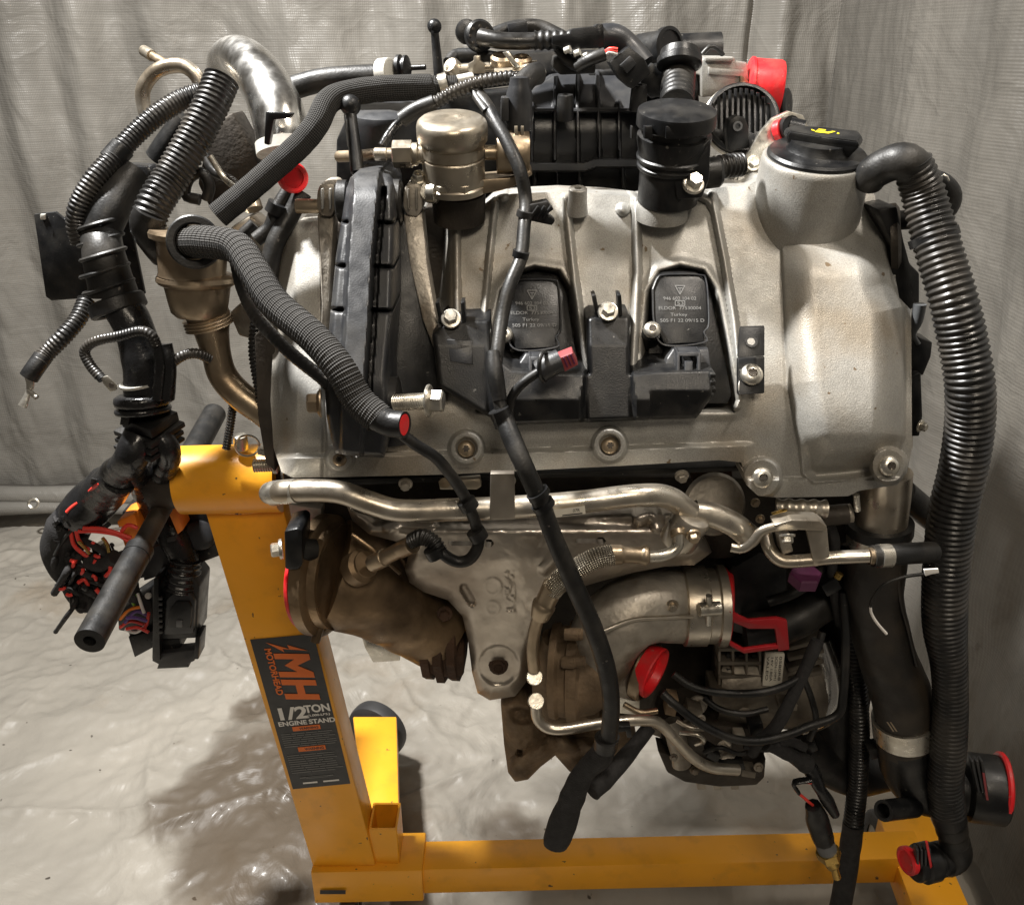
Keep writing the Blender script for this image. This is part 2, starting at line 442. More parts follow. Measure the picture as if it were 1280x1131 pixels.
M['orange'] = mat('orange_print', (0.80, 0.17, 0.02), 0.5, 0, 0.05, 30, 0, 100)
M['sticker'] = mat('charcoal_sticker', (0.014, 0.014, 0.0145), 0.4, 0, 0.1, 30, 0.03, 300, coat=0.2)
M['yellow'] = mat('yellow_print', (0.80, 0.62, 0.02), 0.5, 0, 0.05, 30, 0, 100)
M['purple'] = mat('purple_plastic', (0.10, 0.015, 0.065), 0.45)
M['maroon'] = mat('maroon_plastic', (0.28, 0.05, 0.055), 0.45)
M['orange_plastic'] = mat('orange_plastic', (0.80, 0.22, 0.02), 0.45)
M['wire_red'] = mat('red_wire', (0.75, 0.05, 0.035), 0.45)
M['wire_white'] = mat('white_wire', (0.75, 0.72, 0.68), 0.45)
M['wire_green'] = mat('green_wire', (0.25, 0.5, 0.06), 0.45)
M['wire_violet'] = mat('violet_wire', (0.12, 0.06, 0.25), 0.45)
M['alu_dark'] = mat('grimy_dark_aluminium', (0.21, 0.185, 0.15), 0.5, 0.6, 0.3, 24, 0.3, 250, (0.06, 0.045, 0.03), 14, 0.7)
M['block'] = mat('dark_engine_casting', (0.06, 0.05, 0.04), 0.55, 0.4, 0.4, 22, 0.4, 200, (0.02, 0.016, 0.012), 12, 0.8)
M['wheel'] = mat('caster_rubber', (0.03, 0.03, 0.031), 0.5)
# ------------------------------------------------------------------ setting: sheet-covered floor, tarp curtains
def sheet_mat(name, col, rough, wrinkle, wscale, fine, weave=0.0, stain=None, metal=0.0, streak=0.0, blobs=(), coat=0.0, crease=0.0, crot=(0, 0, 0), cscale=(1, 1, 1)):
    m = bpy.data.materials.new(name); m.use_nodes = True
    nt = m.node_tree; N = nt.nodes; Lk = nt.links.new; b = N['Principled BSDF']
    b.inputs['Metallic'].default_value = metal
    geo = N.new('ShaderNodeNewGeometry')
    def noise(scale, det=6, dist=0.0, vec=None):
        n = N.new('ShaderNodeTexNoise'); n.inputs['Scale'].default_value = scale; n.inputs['Detail'].default_value = det
        n.inputs['Distortion'].default_value = dist
        Lk(vec or geo.outputs['Position'], n.inputs['Vector']); return n
    n1 = noise(2.2, 7)
    r = N.new('ShaderNodeValToRGB'); r.color_ramp.elements[0].position = 0.3; r.color_ramp.elements[1].position = 0.72
    r.color_ramp.elements[0].color = tuple(c*0.72 for c in col)+(1,); r.color_ramp.elements[1].color = tuple(c*1.15 for c in col)+(1,)
    Lk(n1.outputs['Fac'], r.inputs['Fac']); out = r.outputs['Color']
    if stain:
        n2 = noise(3.1, 6, 0.4); r2 = N.new('ShaderNodeValToRGB'); r2.color_ramp.elements[0].position = 0.56; r2.color_ramp.elements[1].position = 0.66
        r2.color_ramp.elements[1].color = (0.55, 0.55, 0.55, 1)
        Lk(n2.outputs['Fac'], r2.inputs['Fac'])
        mx = N.new('ShaderNodeMix'); mx.data_type = 'RGBA'; Lk(r2.outputs['Color'], mx.inputs['Factor']); Lk(out, mx.inputs['A'])
        mx.inputs['B'].default_value = stain+(1,); out = mx.outputs['Result']
        n4 = noise(38, 2); r4 = N.new('ShaderNodeValToRGB'); r4.color_ramp.elements[0].position = 0.74; r4.color_ramp.elements[1].position = 0.77
        Lk(n4.outputs['Fac'], r4.inputs['Fac'])
        mx = N.new('ShaderNodeMix'); mx.data_type = 'RGBA'; Lk(r4.outputs['Color'], mx.inputs['Factor']); Lk(out, mx.inputs['A'])
        mx.inputs['B'].default_value = (0.06, 0.05, 0.04, 1); out = mx.outputs['Result']
    if blobs:      # dark brown patches at set spots, outline made lobed by noise
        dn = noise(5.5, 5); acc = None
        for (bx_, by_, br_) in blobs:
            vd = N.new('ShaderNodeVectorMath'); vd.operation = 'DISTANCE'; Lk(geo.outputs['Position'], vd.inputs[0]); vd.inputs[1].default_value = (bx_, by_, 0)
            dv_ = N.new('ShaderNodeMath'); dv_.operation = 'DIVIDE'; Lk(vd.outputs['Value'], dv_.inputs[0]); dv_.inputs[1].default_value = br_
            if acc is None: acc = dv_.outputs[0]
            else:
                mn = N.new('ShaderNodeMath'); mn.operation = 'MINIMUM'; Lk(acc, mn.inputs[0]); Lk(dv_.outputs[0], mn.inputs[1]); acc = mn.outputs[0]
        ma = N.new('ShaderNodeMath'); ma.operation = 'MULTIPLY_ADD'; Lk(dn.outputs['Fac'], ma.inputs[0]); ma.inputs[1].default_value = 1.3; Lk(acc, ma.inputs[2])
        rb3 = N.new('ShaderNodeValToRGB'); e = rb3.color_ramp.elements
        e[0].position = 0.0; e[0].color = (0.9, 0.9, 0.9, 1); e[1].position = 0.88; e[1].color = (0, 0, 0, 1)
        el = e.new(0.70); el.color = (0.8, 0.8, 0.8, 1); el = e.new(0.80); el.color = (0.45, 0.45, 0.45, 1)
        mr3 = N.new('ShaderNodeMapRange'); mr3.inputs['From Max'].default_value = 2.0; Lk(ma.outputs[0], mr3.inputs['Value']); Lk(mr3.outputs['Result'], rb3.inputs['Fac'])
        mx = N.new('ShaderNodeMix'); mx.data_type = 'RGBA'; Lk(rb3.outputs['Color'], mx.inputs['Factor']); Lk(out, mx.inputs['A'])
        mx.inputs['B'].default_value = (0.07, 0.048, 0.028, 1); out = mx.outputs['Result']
    b.inputs['Specular IOR Level'].default_value = 0.28 if blobs else 0.5; b.inputs['Coat Weight'].default_value = coat; b.inputs['Coat Roughness'].default_value = 0.12
    Lk(out, b.inputs['Base Color'])
    n3 = noise(6, 5); mr = N.new('ShaderNodeMapRange'); mr.inputs['From Min'].default_value = 0.3; mr.inputs['From Max'].default_value = 0.7
    mr.inputs['To Min'].default_value = rough-0.09; mr.inputs['To Max'].default_value = rough+0.12
    Lk(n3.outputs['Fac'], mr.inputs['Value']); Lk(mr.outputs['Result'], b.inputs['Roughness'])
    # creases: distorted noise, two scales
    nb = noise(wscale, 7, 1.2); bp = N.new('ShaderNodeBump'); bp.inputs['Strength'].default_value = wrinkle; bp.inputs['Distance'].default_value = 0.03
    Lk(nb.outputs['Fac'], bp.inputs['Height'])
    vo = N.new('ShaderNodeTexVoronoi'); vo.feature = 'DISTANCE_TO_EDGE'; vo.inputs['Scale'].default_value = wscale*0.9
    nd = noise(3.0, 3); mxv = N.new('ShaderNodeMix'); mxv.data_type = 'VECTOR'; mxv.inputs['Factor'].default_value = 0.35
    Lk(geo.outputs['Position'], mxv.inputs['A']); Lk(nd.outputs['Color'], mxv.inputs['B']); Lk(mxv.outputs['Result'], vo.inputs['Vector'])
    cr = N.new('ShaderNodeMapRange'); cr.inputs['From Max'].default_value = 0.05; Lk(vo.outputs['Distance'], cr.inputs['Value'])
    b2 = N.new('ShaderNodeBump'); b2.inputs['Strength'].default_value = wrinkle*0.35; b2.inputs['Distance'].default_value = 0.006; b2.invert = True
    Lk(cr.outputs['Result'], b2.inputs['Height']); Lk(bp.outputs['Normal'], b2.inputs['Normal'])
    last = b2
    if crease:
        mp_ = N.new('ShaderNodeMapping'); mp_.inputs['Rotation'].default_value = crot; mp_.inputs['Scale'].default_value = cscale; Lk(geo.outputs['Position'], mp_.inputs['Vector'])
        for sc_, st_, di_ in ((1.0, crease, 0.022), (2.7, crease*0.6, 0.007)):
            rn = N.new('ShaderNodeTexNoise'); rn.noise_type = 'RIDGED_MULTIFRACTAL'; rn.inputs['Scale'].default_value = sc_; rn.inputs['Detail'].default_value = 3.0
            rn.inputs['Distortion'].default_value = 0.35; rn.normalize = True
            Lk(mp_.outputs['Vector'], rn.inputs['Vector'])
            b4 = N.new('ShaderNodeBump'); b4.inputs['Strength'].default_value = st_; b4.inputs['Distance'].default_value = di_
            Lk(rn.outputs['Fac'], b4.inputs['Height']); Lk(last.outputs['Normal'], b4.inputs['Normal']); last = b4
    if weave:
        sp = N.new('ShaderNodeSeparateXYZ'); Lk(geo.outputs['Position'], sp.inputs[0])
        ad = N.new('ShaderNodeMath'); Lk(sp.outputs['X'], ad.inputs[0]); Lk(sp.outputs['Y'], ad.inputs[1])
        def sn(src, k):
            q = N.new('ShaderNodeMath'); q.operation = 'MULTIPLY'; Lk(src, q.inputs[0]); q.inputs[1].default_value = k
            s = N.new('ShaderNodeMath'); s.operation = 'SINE'; Lk(q.outputs[0], s.inputs[0]); return s.outputs[0]
        q = N.new('ShaderNodeMath'); Lk(sn(ad.outputs[0], 1050), q.inputs[0]); Lk(sn(sp.outputs['Z'], 1050), q.inputs[1])
        cb = N.new('ShaderNodeCombineXYZ'); 
        for k, sc in ((0, 5.0), (1, 5.0), (2, 190.0)):
            w = N.new('ShaderNodeMath'); w.operation = 'MULTIPLY'; w.inputs[1].default_value = sc; Lk(sp.outputs[k], w.inputs[0]); Lk(w.outputs[0], cb.inputs[k])
        sl = noise(1.0, 3, 0, cb.outputs[0])
        a2 = N.new('ShaderNodeMath'); a2.operation = 'MULTIPLY_ADD'; Lk(sl.outputs['Fac'], a2.inputs[0]); a2.inputs[1].default_value = 6.0; Lk(q.outputs[0], a2.inputs[2])
        b3 = N.new('ShaderNodeBump'); b3.inputs['Strength'].default_value = weave; b3.inputs['Distance'].default_value = 0.0012
        Lk(a2.outputs[0], b3.inputs['Height']); Lk(last.outputs['Normal'], b3.inputs['Normal']); last = b3
        if streak:   # slubs in the weave are a slightly different grey
            hs = N.new('ShaderNodeMix'); hs.data_type = 'RGBA'; hs.blend_type = 'MULTIPLY'; hs.inputs['Factor'].default_value = streak
            rr = N.new('ShaderNodeValToRGB'); rr.color_ramp.elements[0].position = 0.32; rr.color_ramp.elements[1].position = 0.6
            rr.color_ramp.elements[0].color = (0.6, 0.6, 0.6, 1); Lk(sl.outputs['Fac'], rr.inputs['Fac'])
            Lk(out, hs.inputs['A']); Lk(rr.outputs['Color'], hs.inputs['B']); Lk(hs.outputs['Result'], b.inputs['Base Color'])
    Lk(last.outputs['Normal'], b.inputs['Normal'])
    return m
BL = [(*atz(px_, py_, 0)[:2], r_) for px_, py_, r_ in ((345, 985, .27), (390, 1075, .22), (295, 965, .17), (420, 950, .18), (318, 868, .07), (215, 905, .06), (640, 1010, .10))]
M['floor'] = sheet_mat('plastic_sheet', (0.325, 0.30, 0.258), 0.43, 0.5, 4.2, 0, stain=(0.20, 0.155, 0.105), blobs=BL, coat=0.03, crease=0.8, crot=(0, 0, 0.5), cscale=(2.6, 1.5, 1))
M['tarp'] = sheet_mat('woven_tarp', (0.22, 0.208, 0.186), 0.36, 0.35, 5.0, 0, weave=0.16, streak=0.22, crease=0.55, crot=(0, 0.35, 0), cscale=(4.0, 1.0, 1.3))
M['tarp_grey'] = sheet_mat('grey_woven_tarp', (0.148, 0.138, 0.121), 0.42, 0.4, 4.5, 0, weave=0.14, streak=0.22, crease=0.5, crot=(0.2, 0, 0), cscale=(1.0, 4.2, 1.0))

def grid_obj(name, A, B, f, m, nx, ny):
    """A x B parameter grid -> f(a,b) points"""
    a, b = np.meshgrid(np.linspace(A[0], A[1], nx), np.linspace(B[0], B[1], ny))
    V = f(a, b).reshape(-1, 3)
    idx = np.arange(nx*ny).reshape(ny, nx)
    F = np.stack([idx[:-1, :-1], idx[:-1, 1:], idx[1:, 1:], idx[1:, :-1]], -1).reshape(-1, 4)
    return finish(name, V, F, m, None, 180)
def ridged(x, y, s): return 1-np.abs(2*fbm(x, y, s, 4)/0.94-1)
def floor_f(x, y):
    qx = x+0.12*(fbm(x*2.5, y*2.5, 41)-0.5); qy = y+0.12*(fbm(x*2.5, y*2.5, 47)-0.5)
    c = 0.9*qx+0.45*qy; d = -0.45*qx+0.9*qy
    amt = 0.35+0.9*vnoise(x*1.7, y*1.7, 3)
    z = amt*(0.032*cells(c*2.2, d*3.6, 7)+0.024*cells(c*6.0, d*8.5, 9)+0.013*cells(c*15, d*19, 11)+0.006*cells(c*33, d*38, 12))
    z += 0.016*ridged(x*1.3+0.9*y, y*0.9-0.5*x, 5)**6
    rg = np.random.default_rng(5)
    for i in range(70):                       # long sharp folds
        px_, py_ = rg.uniform(-1.9, .8), rg.uniform(.7, 2.5); an = rg.choice([.2, .9, 1.7, 2.4, 2.8])+rg.uniform(-.25, .25); L = rg.uniform(.12, .45)
        ux_, uy_ = math.cos(an), math.sin(an); s = (x-px_)*ux_+(y-py_)*uy_; t = -(x-px_)*uy_+(y-py_)*ux_+0.03*np.sin(s*7+i)
        z += rg.uniform(.005, .012)*np.exp(-np.abs(t)/.011)*sst(1.0, .5, np.abs(s)/L)
    return np.stack([x, y, np.minimum(z-0.085, 0.0)], -1)
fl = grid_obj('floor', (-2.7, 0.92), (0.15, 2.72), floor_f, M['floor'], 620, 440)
fl['kind'] = 'structure'
BACK_Y = 2.6
def back_f(x, z):
    pleat = 0.036*np.sin(x*24+2.0*np.sin(x*5))*(0.3+0.7*vnoise(x*2.1, 0*x+3, 4))
    seam = 0.03*np.exp(-((x-0.64)/0.012)**2)-0.03*np.exp(-((x-0.70)/0.03)**2)
    wr = 0.045*(fbm(x*3+z*1.1, z*1.5, 21)-0.5)+0.022*(fbm(x*11, z*3+x*3, 3)-0.5)
    wr = wr+0.030*(cells(x*4.5+z*.8, z*1.6, 3)-.5)*(.4+.8*vnoise(x*1.5, z*1.5, 9))+0.010*(cells(x*14+z*2, z*5, 5)-.5)+0.004*(cells(x*32, z*10, 6)-.5)
    drop = 0.06*np.exp(-z/0.10)*np.sin(x*6+1)
    return np.stack([x, BACK_Y+pleat*(0.55+0.3*z)+seam+wr-drop*0.5, z], -1)
bc = grid_obj('tarp_curtain', (-2.7, 0.93), (0.07, 2.45), back_f, M['tarp'], 560, 340)
tag(bc, 'wide taupe woven tarp curtain with creases hanging behind the engine', 'curtain')
def right_f(y, z):
    pleat = 0.024*np.sin(y*17+1.5*np.sin(y*4))*(0.3+0.7*vnoise(y*2.3, 0*y, 8))
    wr = 0.028*(fbm(y*3, z*1.2+y, 33)-0.5)+0.012*(fbm(y*9, z*6, 13)-0.5)
    wr = wr+0.022*(cells(y*4.0+z*.5, z*1.1, 3)-.5)*(.4+.8*vnoise(y*1.5, z*1.5, 9))+0.010*(cells(y*13, z*4, 5)-.5)+0.0035*(cells(y*30, z*9, 6)-.5)
    return np.stack([0.875+pleat+wr, y, z], -1)
rc = grid_obj('tarp_curtain', (0.1, 2.58), (0.005, 2.45), right_f, M['tarp_grey'], 400, 340)
tag(rc, 'smooth grey tarp curtain on the side beside the long corrugated hose', 'curtain')
# rolled hem of the back curtain, lying along the floor
hx = np.linspace(-2.65, 0.85, 120)
hem = sweep('hem', np.stack([hx, BACK_Y-0.03+0.02*np.sin(hx*5), 0.052+0.006*np.sin(hx*7)], -1), 0.034+0.005*np.sin(hx*9), M['tarp'], bc, 14)
hem2 = sweep('hem', np.stack([hx, BACK_Y-0.09+0.02*np.sin(hx*4+1), 0.021+0.003*np.sin(hx*7)], -1), 0.022+0.004*np.sin(hx*6), M['clear'] if False else M['tarp'], bc, 14)
k = 0
for ex in (-1.72, -1.05):
    e = at(42+ (ex+1.72)*400, 628, 2.44) if k == 0 else Vector((ex, 2.47, 0.04))
    lathe('eyelet', (42 if k == 0 else 250, 629, 2.452), (0.1, -1, 0.45), [(4, 0), (7, 0), (7.5, 1), (6, 2), (4, 1)], M['zinc'], hem2, 20, capb=False, capt=False); k += 1
# ------------------------------------------------------------------ engine stand
ST = root('engine_stand', 'yellow steel engine stand with slanted post, black turning handle and caster legs', 'engine stand', (-0.35, 1.06, 0.0))
PYF = 1.03    # distance of the post's front face
def hexa(name, front, Yf, Yb, bevel=0.003, m=None, parent=None, zoff=0.0):
    """front quad in px (TL,TR,BR,BL) at Yf (number or 4), pushed back to Yb keeping its real size"""
    f = [at(x, y, Yf) for x, y in front]
    b = [p+Vector((0, Yb-Yf, 0)) for p in f]
    return box3(name, f+b, m or M['paint'], parent or ST, bevel)
def pick(f): return f
post = hexa('post', [(252, 628), (352, 628), (470, 1082), (392, 1088)], PYF, PYF+0.055, 0.004)
# base: long beam (runs left to right), front face and top
zb, zt = 0.085, 0.150
def beam(name, xl, xr, Yl, Yr, wy, z0, z1, bev=0.003):
    return box3(name, [(xl, Yl, z0), (xr, Yr, z0), (xr, Yr+wy, z0), (xl, Yl+wy, z0), (xl, Yl, z1), (xr, Yr, z1), (xr, Yr+wy, z1), (xl, Yl+wy, z1)], M['paint'], ST, bev)
pL = at(528, 1086, 1.03); pR = at(1150, 1068, 1.045)
beam('base_beam', pL.x-0.05, pR.x+0.02, 1.028, 1.052, 0.058, pL.z-0.058, pL.z)
s0 = at(388, 1090, 1.018); s1 = at(527, 1086, 1.018)
sleeve = beam('beam_sleeve', s0.x, s1.x, 1.018, 1.022, 0.078, s0.z-0.074, s0.z)
decal('slot', [(400, 1112), (432, 1112), (432, 1117), (400, 1117)], 1.0165, M['ink'], sleeve)
# upright socket beside the post, open on top
def open_tube(name, x0, x1, y0, y1, z0, z1, th, m, parent):
    bm = bmesh.new()
    o = [(x0, y0), (x1, y0), (x1, y1), (x0, y1)]; i = [(x0+th, y0+th), (x1-th, y0+th), (x1-th, y1-th), (x0+th, y1-th)]
    ob = [bm.verts.new((*p, z0)) for p in o]; ot = [bm.verts.new((*p, z1)) for p in o]
    it = [bm.verts.new((*p, z1)) for p in i]; ib = [bm.verts.new((*p, z0+0.01)) for p in i]
    for a in range(4):
        b = (a+1) % 4
        bm.faces.new([ob[a], ob[b], ot[b], ot[a]]); bm.faces.new([ot[a], ot[b], it[b], it[a]]); bm.faces.new([it[a], it[b], ib[b], ib[a]])
    bm.faces.new(ib); bm.faces.new(ob[::-1])
    bmesh.ops.bevel(bm, geom=[e for e in bm.edges], offset=0.0015, segments=1, affect='EDGES')
    return from_bm(name, bm, m, parent, 30)
q0 = at(460, 1037, 1.034); q1 = at(496, 1037, 1.034)
open_tube('socket', q0.x, q1.x, 1.036, 1.036+0.056, s0.z-0.01, q0.z, 0.004, M['paint'], ST)
# far leg with caster
zl = 0.135
a0 = atz(441, 895, zl); a1 = atz(496, 893, zl)
w = a1.x-a0.x
b0 = atz(448, 1040, zl)
leg = box3('leg', [(q0.x-0.005, 1.05, zl-0.055), (q0.x+0.045, 1.05, zl-0.055), (a1.x, a0.y, zl-0.055), (a0.x, a0.y, zl-0.055),
             (q0.x-0.005, 1.05, zl), (q0.x+0.045, 1.05, zl), (a1.x, a0.y, zl), (a0.x, a0.y, zl)], M['paint'], ST, 0.003)
def caster(c, r, w, parent, ax=(1, 0, 0)):
    t = Vector(ax).normalized()
    V = []; F = []; prof = [(r*0.45, -w/2), (r*0.86, -w/2), (r*0.97, -w*0.4), (r, -w*0.2), (r, w*0.2), (r*0.97, w*0.4), (r*0.86, w/2), (r*0.45, w/2)]
    q = t.to_track_quat('Z', 'Y'); n = 40
    for rr, h in prof:
        for j in range(n):
            an = 2*math.pi*j/n; V.append((Vector(c)+q @ Vector((rr*math.cos(an), rr*math.sin(an), h)))[:])
    for i in range(len(prof)-1):
        for j in range(n):
            k = (j+1) % n; F.append([i*n+j, i*n+k, (i+1)*n+k, (i+1)*n+j])
    wh = finish('caster_wheel', V, F, M['wheel'], parent, 30)
    V = []; F = []
    prof = [(0.002, -w*0.42), (r*0.46, -w*0.42), (r*0.46, w*0.42), (0.002, w*0.42)]
    for rr, h in prof:
        for j in range(n):
            an = 2*math.pi*j/n; V.append((Vector(c)+q @ Vector((rr*math.cos(an), rr*math.sin(an), h)))[:])
    for i in range(3):
        for j in range(n):
            k = (j+1) % n; F.append([i*n+j, i*n+k, (i+1)*n+k, (i+1)*n+j])
    finish('hub', V, F, M['clear'], wh, 30)
    return wh
cx = (a0.x+a1.x)/2
caster((cx-0.004, a0.y+0.036, 0.066), 0.066, 0.036, ST, (0.42, 0.9, 0))
# fork plates above the wheel
for sx in (-1, 1):
    box3('fork', [(cx-0.006+sx*0.026-0.002, a0.y-0.01, 0.05), (cx-0.006+sx*0.026+0.002, a0.y-0.01, 0.05), (cx-0.006+sx*0.026+0.002, a0.y+0.05, 0.05), (cx-0.006+sx*0.026-0.002, a0.y+0.05, 0.05),
                  (cx-0.006+sx*0.026-0.002, a0.y-0.03, 0.082), (cx-0.006+sx*0.026+0.002, a0.y-0.03, 0.082), (cx-0.006+sx*0.026+0.002, a0.y+0.03, 0.082), (cx-0.006+sx*0.026-0.002, a0.y+0.03, 0.082)], M['zinc'], ST, 0)
caster((s0.x+0.05, 1.05, 0.034), 0.034, 0.03, ST)
# right cross leg, running towards the viewer
ra = atz(1098, 1018, 0.14); rb = atz(1162, 1018, 0.14); rc_ = atz(1140, 1131, 0.14); rd = atz(1212, 1131, 0.14)
ex = (rc_-ra)*1.7
def q8(p, z0): return [(p[0].x, p[0].y, z0), (p[1].x, p[1].y, z0), (p[2].x, p[2].y, z0), (p[3].x, p[3].y, z0)]
R4 = [ra+ex, rb+ex, rb, ra]
box3('cross_leg', q8(R4, 0.085)+q8(R4, 0.14), M['paint'], ST, 0.003)
caster((ra.x+0.03, ra.y+0.03, 0.05), 0.05, 0.03, ST)
caster(((ra+ex).x+0.02, (ra+ex).y+0.03, 0.042), 0.042, 0.03, ST)
# rotating head: yellow tube, black inner tube, handle bar
HY = 1.045
def axial(name, xa, xb, cy, Y, r, m, parent, n=2, hollow=0.0, drop=0):
    return tube(name, [(xa, cy, Y), (xb, cy+drop, Y)], r, m, parent, segs=40, step=30, hollow=hollow)
head = axial('head_tube', 352, 229, 597, HY, 43, M['paint'], ST, hollow=0.94, drop=3)
axial('inner_tube', 345, 192, 597, HY, 36, M['block'], ST, hollow=0.9, drop=3)
HA, HB = np.array(at(112, 801, .78)), np.array(at(268, 517, 1.30))
def hpt(f): return HA+(HB-HA)*f
def rod(name, f0, f1, r, m, parent, hollow=0.0):
    C = np.array([hpt(f) for f in np.linspace(f0, f1, 12)]); return sweep(name, C, np.full(12, r), m, parent, 28, hollow=hollow)
rod('handle_bar', 0.02, 0.98, .0125, M['rubber_brown'], ST)
g1 = rod('grip', 0.30, 0.0, .0165, M['rubber'], ST, .42)
rod('grip_collar', 0.285, 0.315, .0172, M['rubber'], g1)
rod('grip', 0.72, 1.0, .0180, M['rubber'], ST)
# locking pin with pull ring
pin = lathe('locking_pin', (302, 560, HY-0.02), (0.05, -0.1, 1), [(9, 0), (9, 14), (8, 18), (6, 19), (0.1, 19)], M['zinc'], ST, 20)
rg = [at(309+15*math.cos(t), 557+13*math.sin(t), HY-0.07+0.012*math.cos(t)) for t in np.linspace(0, 2*math.pi, 33)[:-1]]
C = np.array([p[:] for p in rg]+[rg[0][:]]); sweep('pull_ring', C, np.full(len(C), 0.0013), M['zinc'], pin, 8)
# clamp screw and angle at the head
tube('clamp_screw', [(318, 582, 0.955), (346, 581, 0.955)], 8, M['zinc'], ST, corr=3, amp=0.08, segs=16)
prism('clamp_plate', [(322, 562), (345, 568), (347, 592), (341, 592), (339, 573), (322, 568)], 0.95, 0.03, M['zinc'], ST, 0.5)
tube('weld_bead', [(250, 637, 1.028), (300, 641, 1.026), (352, 634, 1.028)], 2.2, M['paint'], ST, corr=4, amp=0.12, segs=8)
# mounting plate and arms reaching to the engine
tube('mount_arm', [(350, 598, HY), (388, 597, HY), (470, 610, HY+0.02)], 26, M['block'], ST, segs=20)
# instruction sticker on the post
TLc, TRc, BRc, BLc = np.array((312.5, 799.)), np.array((392., 792.)), np.array((438., 979.)), np.array((366., 986.))
def lo(s, t):
    a, b = s/80., t/190.
    return (1-a)*(1-b)*TLc+a*(1-b)*TRc+a*b*BRc+(1-a)*b*BLc
def lquad(s0, t0, s1, t1): return [tuple(lo(s0, t0)), tuple(lo(s1, t0)), tuple(lo(s1, t1)), tuple(lo(s0, t1))]
ss = decal('sticker', lquad(0, 0, 80, 190), PYF, M['sticker'], ST, 0.0010)
tag(ss, 'charcoal instruction sticker with orange MH emblem')
def spoly(name, pts, m, off=0.0016): return decal(name, [tuple(lo(*p)) for p in pts], PYF, m, ss, off)
def stext(s, s0, t0, fit, h, m, vert=False, name='lettering'):
    p = lo(s0, t0)
    du = lo(s0+1, t0)-p; dv = lo(s0, t0-1)-p
    if vert: du, dv = lo(s0, t0+1)-p, lo(s0+1, t0)-p
    text_px(name, s, p, du, dv, PYF, m, ss, h, off=0.0017, fit=fit, bold=0.035)
# emblem: bolt, M and H (letters turned a quarter, heavy italics)
def embl(poly, name='emblem'):   # poly in letter coords: x reading (down sticker), y letter up (to the right)
    bm = bmesh.new(); f = bm.faces.new([bm.verts.new((x, y, 0)) for x, y in poly])
    bm.normal_update(); bmesh.ops.triangulate(bm, faces=[f], quad_method='FIXED', ngon_method='EAR_CLIP'); bm.verts.index_update()
    V = []
    for v in bm.verts:
        x, y = v.co.x, v.co.y; q = lo(24+y, 20+x+0.10*y); V.append(at(q[0], q[1], PYF-0.0017)[:])
    F = [[v.index for v in ff.verts] for ff in bm.faces]; bm.free()
    finish(name, V, F, M['orange'], ss, 0)
embl([(0, 0), (7, 0), (7, 24), (15, 10), (23, 24), (23, 0), (30, 0), (30, 44), (23, 44), (15, 26), (7, 44), (0, 44)])
embl([(33, 0), (40, 0), (40, 17), (51, 17), (51, 0), (58, 0), (58, 44), (51, 44), (51, 27), (40, 27), (40, 44), (33, 44)])
embl([(-4, 44), (-11, 20), (-6, 21), (-14, -6), (-2, 14), (-6, 13)], 'emblem')
stext('MOTORHEAD', 14.5, 13, 60, 8, M['orange'], True)
stext('1/2', 4, 103, 36, 15, M['white']); stext('TON', 44, 97, 32, 9.5, M['white']); stext('(1,000-LBS.)', 46, 102, 28, 2.6, M['white'])
stext('ENGINE STAND', 5, 111, 71, 5.6, M['white'])
for t0 in (113, 139): spoly('warning_bar', [(22, t0), (59, t0), (59, t0+5.6), (22, t0+5.6)], M['orange'])
stext('WARNING', 31, 117.4, 24, 3, M['ink']); stext('WARNING', 31, 143.4, 24, 3, M['ink'])
rr = random.Random(3)
for t0 in list(np.arange(121, 137, 2.6))+list(np.arange(148, 172, 2.7)):
    s = 5.0
    while s < 66:
        e = min(76, s+rr.uniform(8, 26)); spoly('small_print', [(s, t0), (e, t0), (e, t0+1.1), (s, t0+1.1)], M['greyprint']); s = e+1.5
for s0_, e in ((22, 52), (14, 60)): spoly('small_print', [(s0_, 175+s0_/10), (e, 175+s0_/10), (e, 176.4+s0_/10), (s0_, 176.4+s0_/10)], M['greyprint'])
for s0_, e in ((16, 36), (44, 66)): spoly('small_print', [(s0_, 183), (e, 183), (e, 185), (s0_, 185)], M['white'])
# ------------------------------------------------------------------ engine
EN = root('engine', 'used car engine with pale cast valve cover and black hoses, bolted to a yellow stand', 'engine', (0.05, 1.05, 0.45))
AX = Vector((0, -math.sin(math.radians(13)), math.cos(math.radians(13))))     # bank axis of upright fittings
NC = Vector((0, -0.76, 0.65))                                                   # normal of the cover
def bolt(p, r, axis=NC, m=None, parent=None, hexh=True, name='bolt'):
    k = r
    prof = [(k, 0), (k, k*0.18), (k*0.93, k*0.3)]
    b = lathe(name, p, axis, prof+[(k*0.72, k*0.36), (k*0.70, k*0.85), (k*0.6, k*1.0), (k*0.42, k*1.0), (k*0.38, k*0.6), (0.05, k*0.6)] if not hexh else prof+[(k*0.74, k*0.34)], m or M['zinc'], parent or EN, 24)
    if hexh:
        lathe('head', p, axis, [(k*0.70, k*0.3), (k*0.70, k*0.95), (k*0.58, k*1.08), (0.05, k*1.08)], m or M['zinc'], b, 6, 20, ref=0.3)
    return b
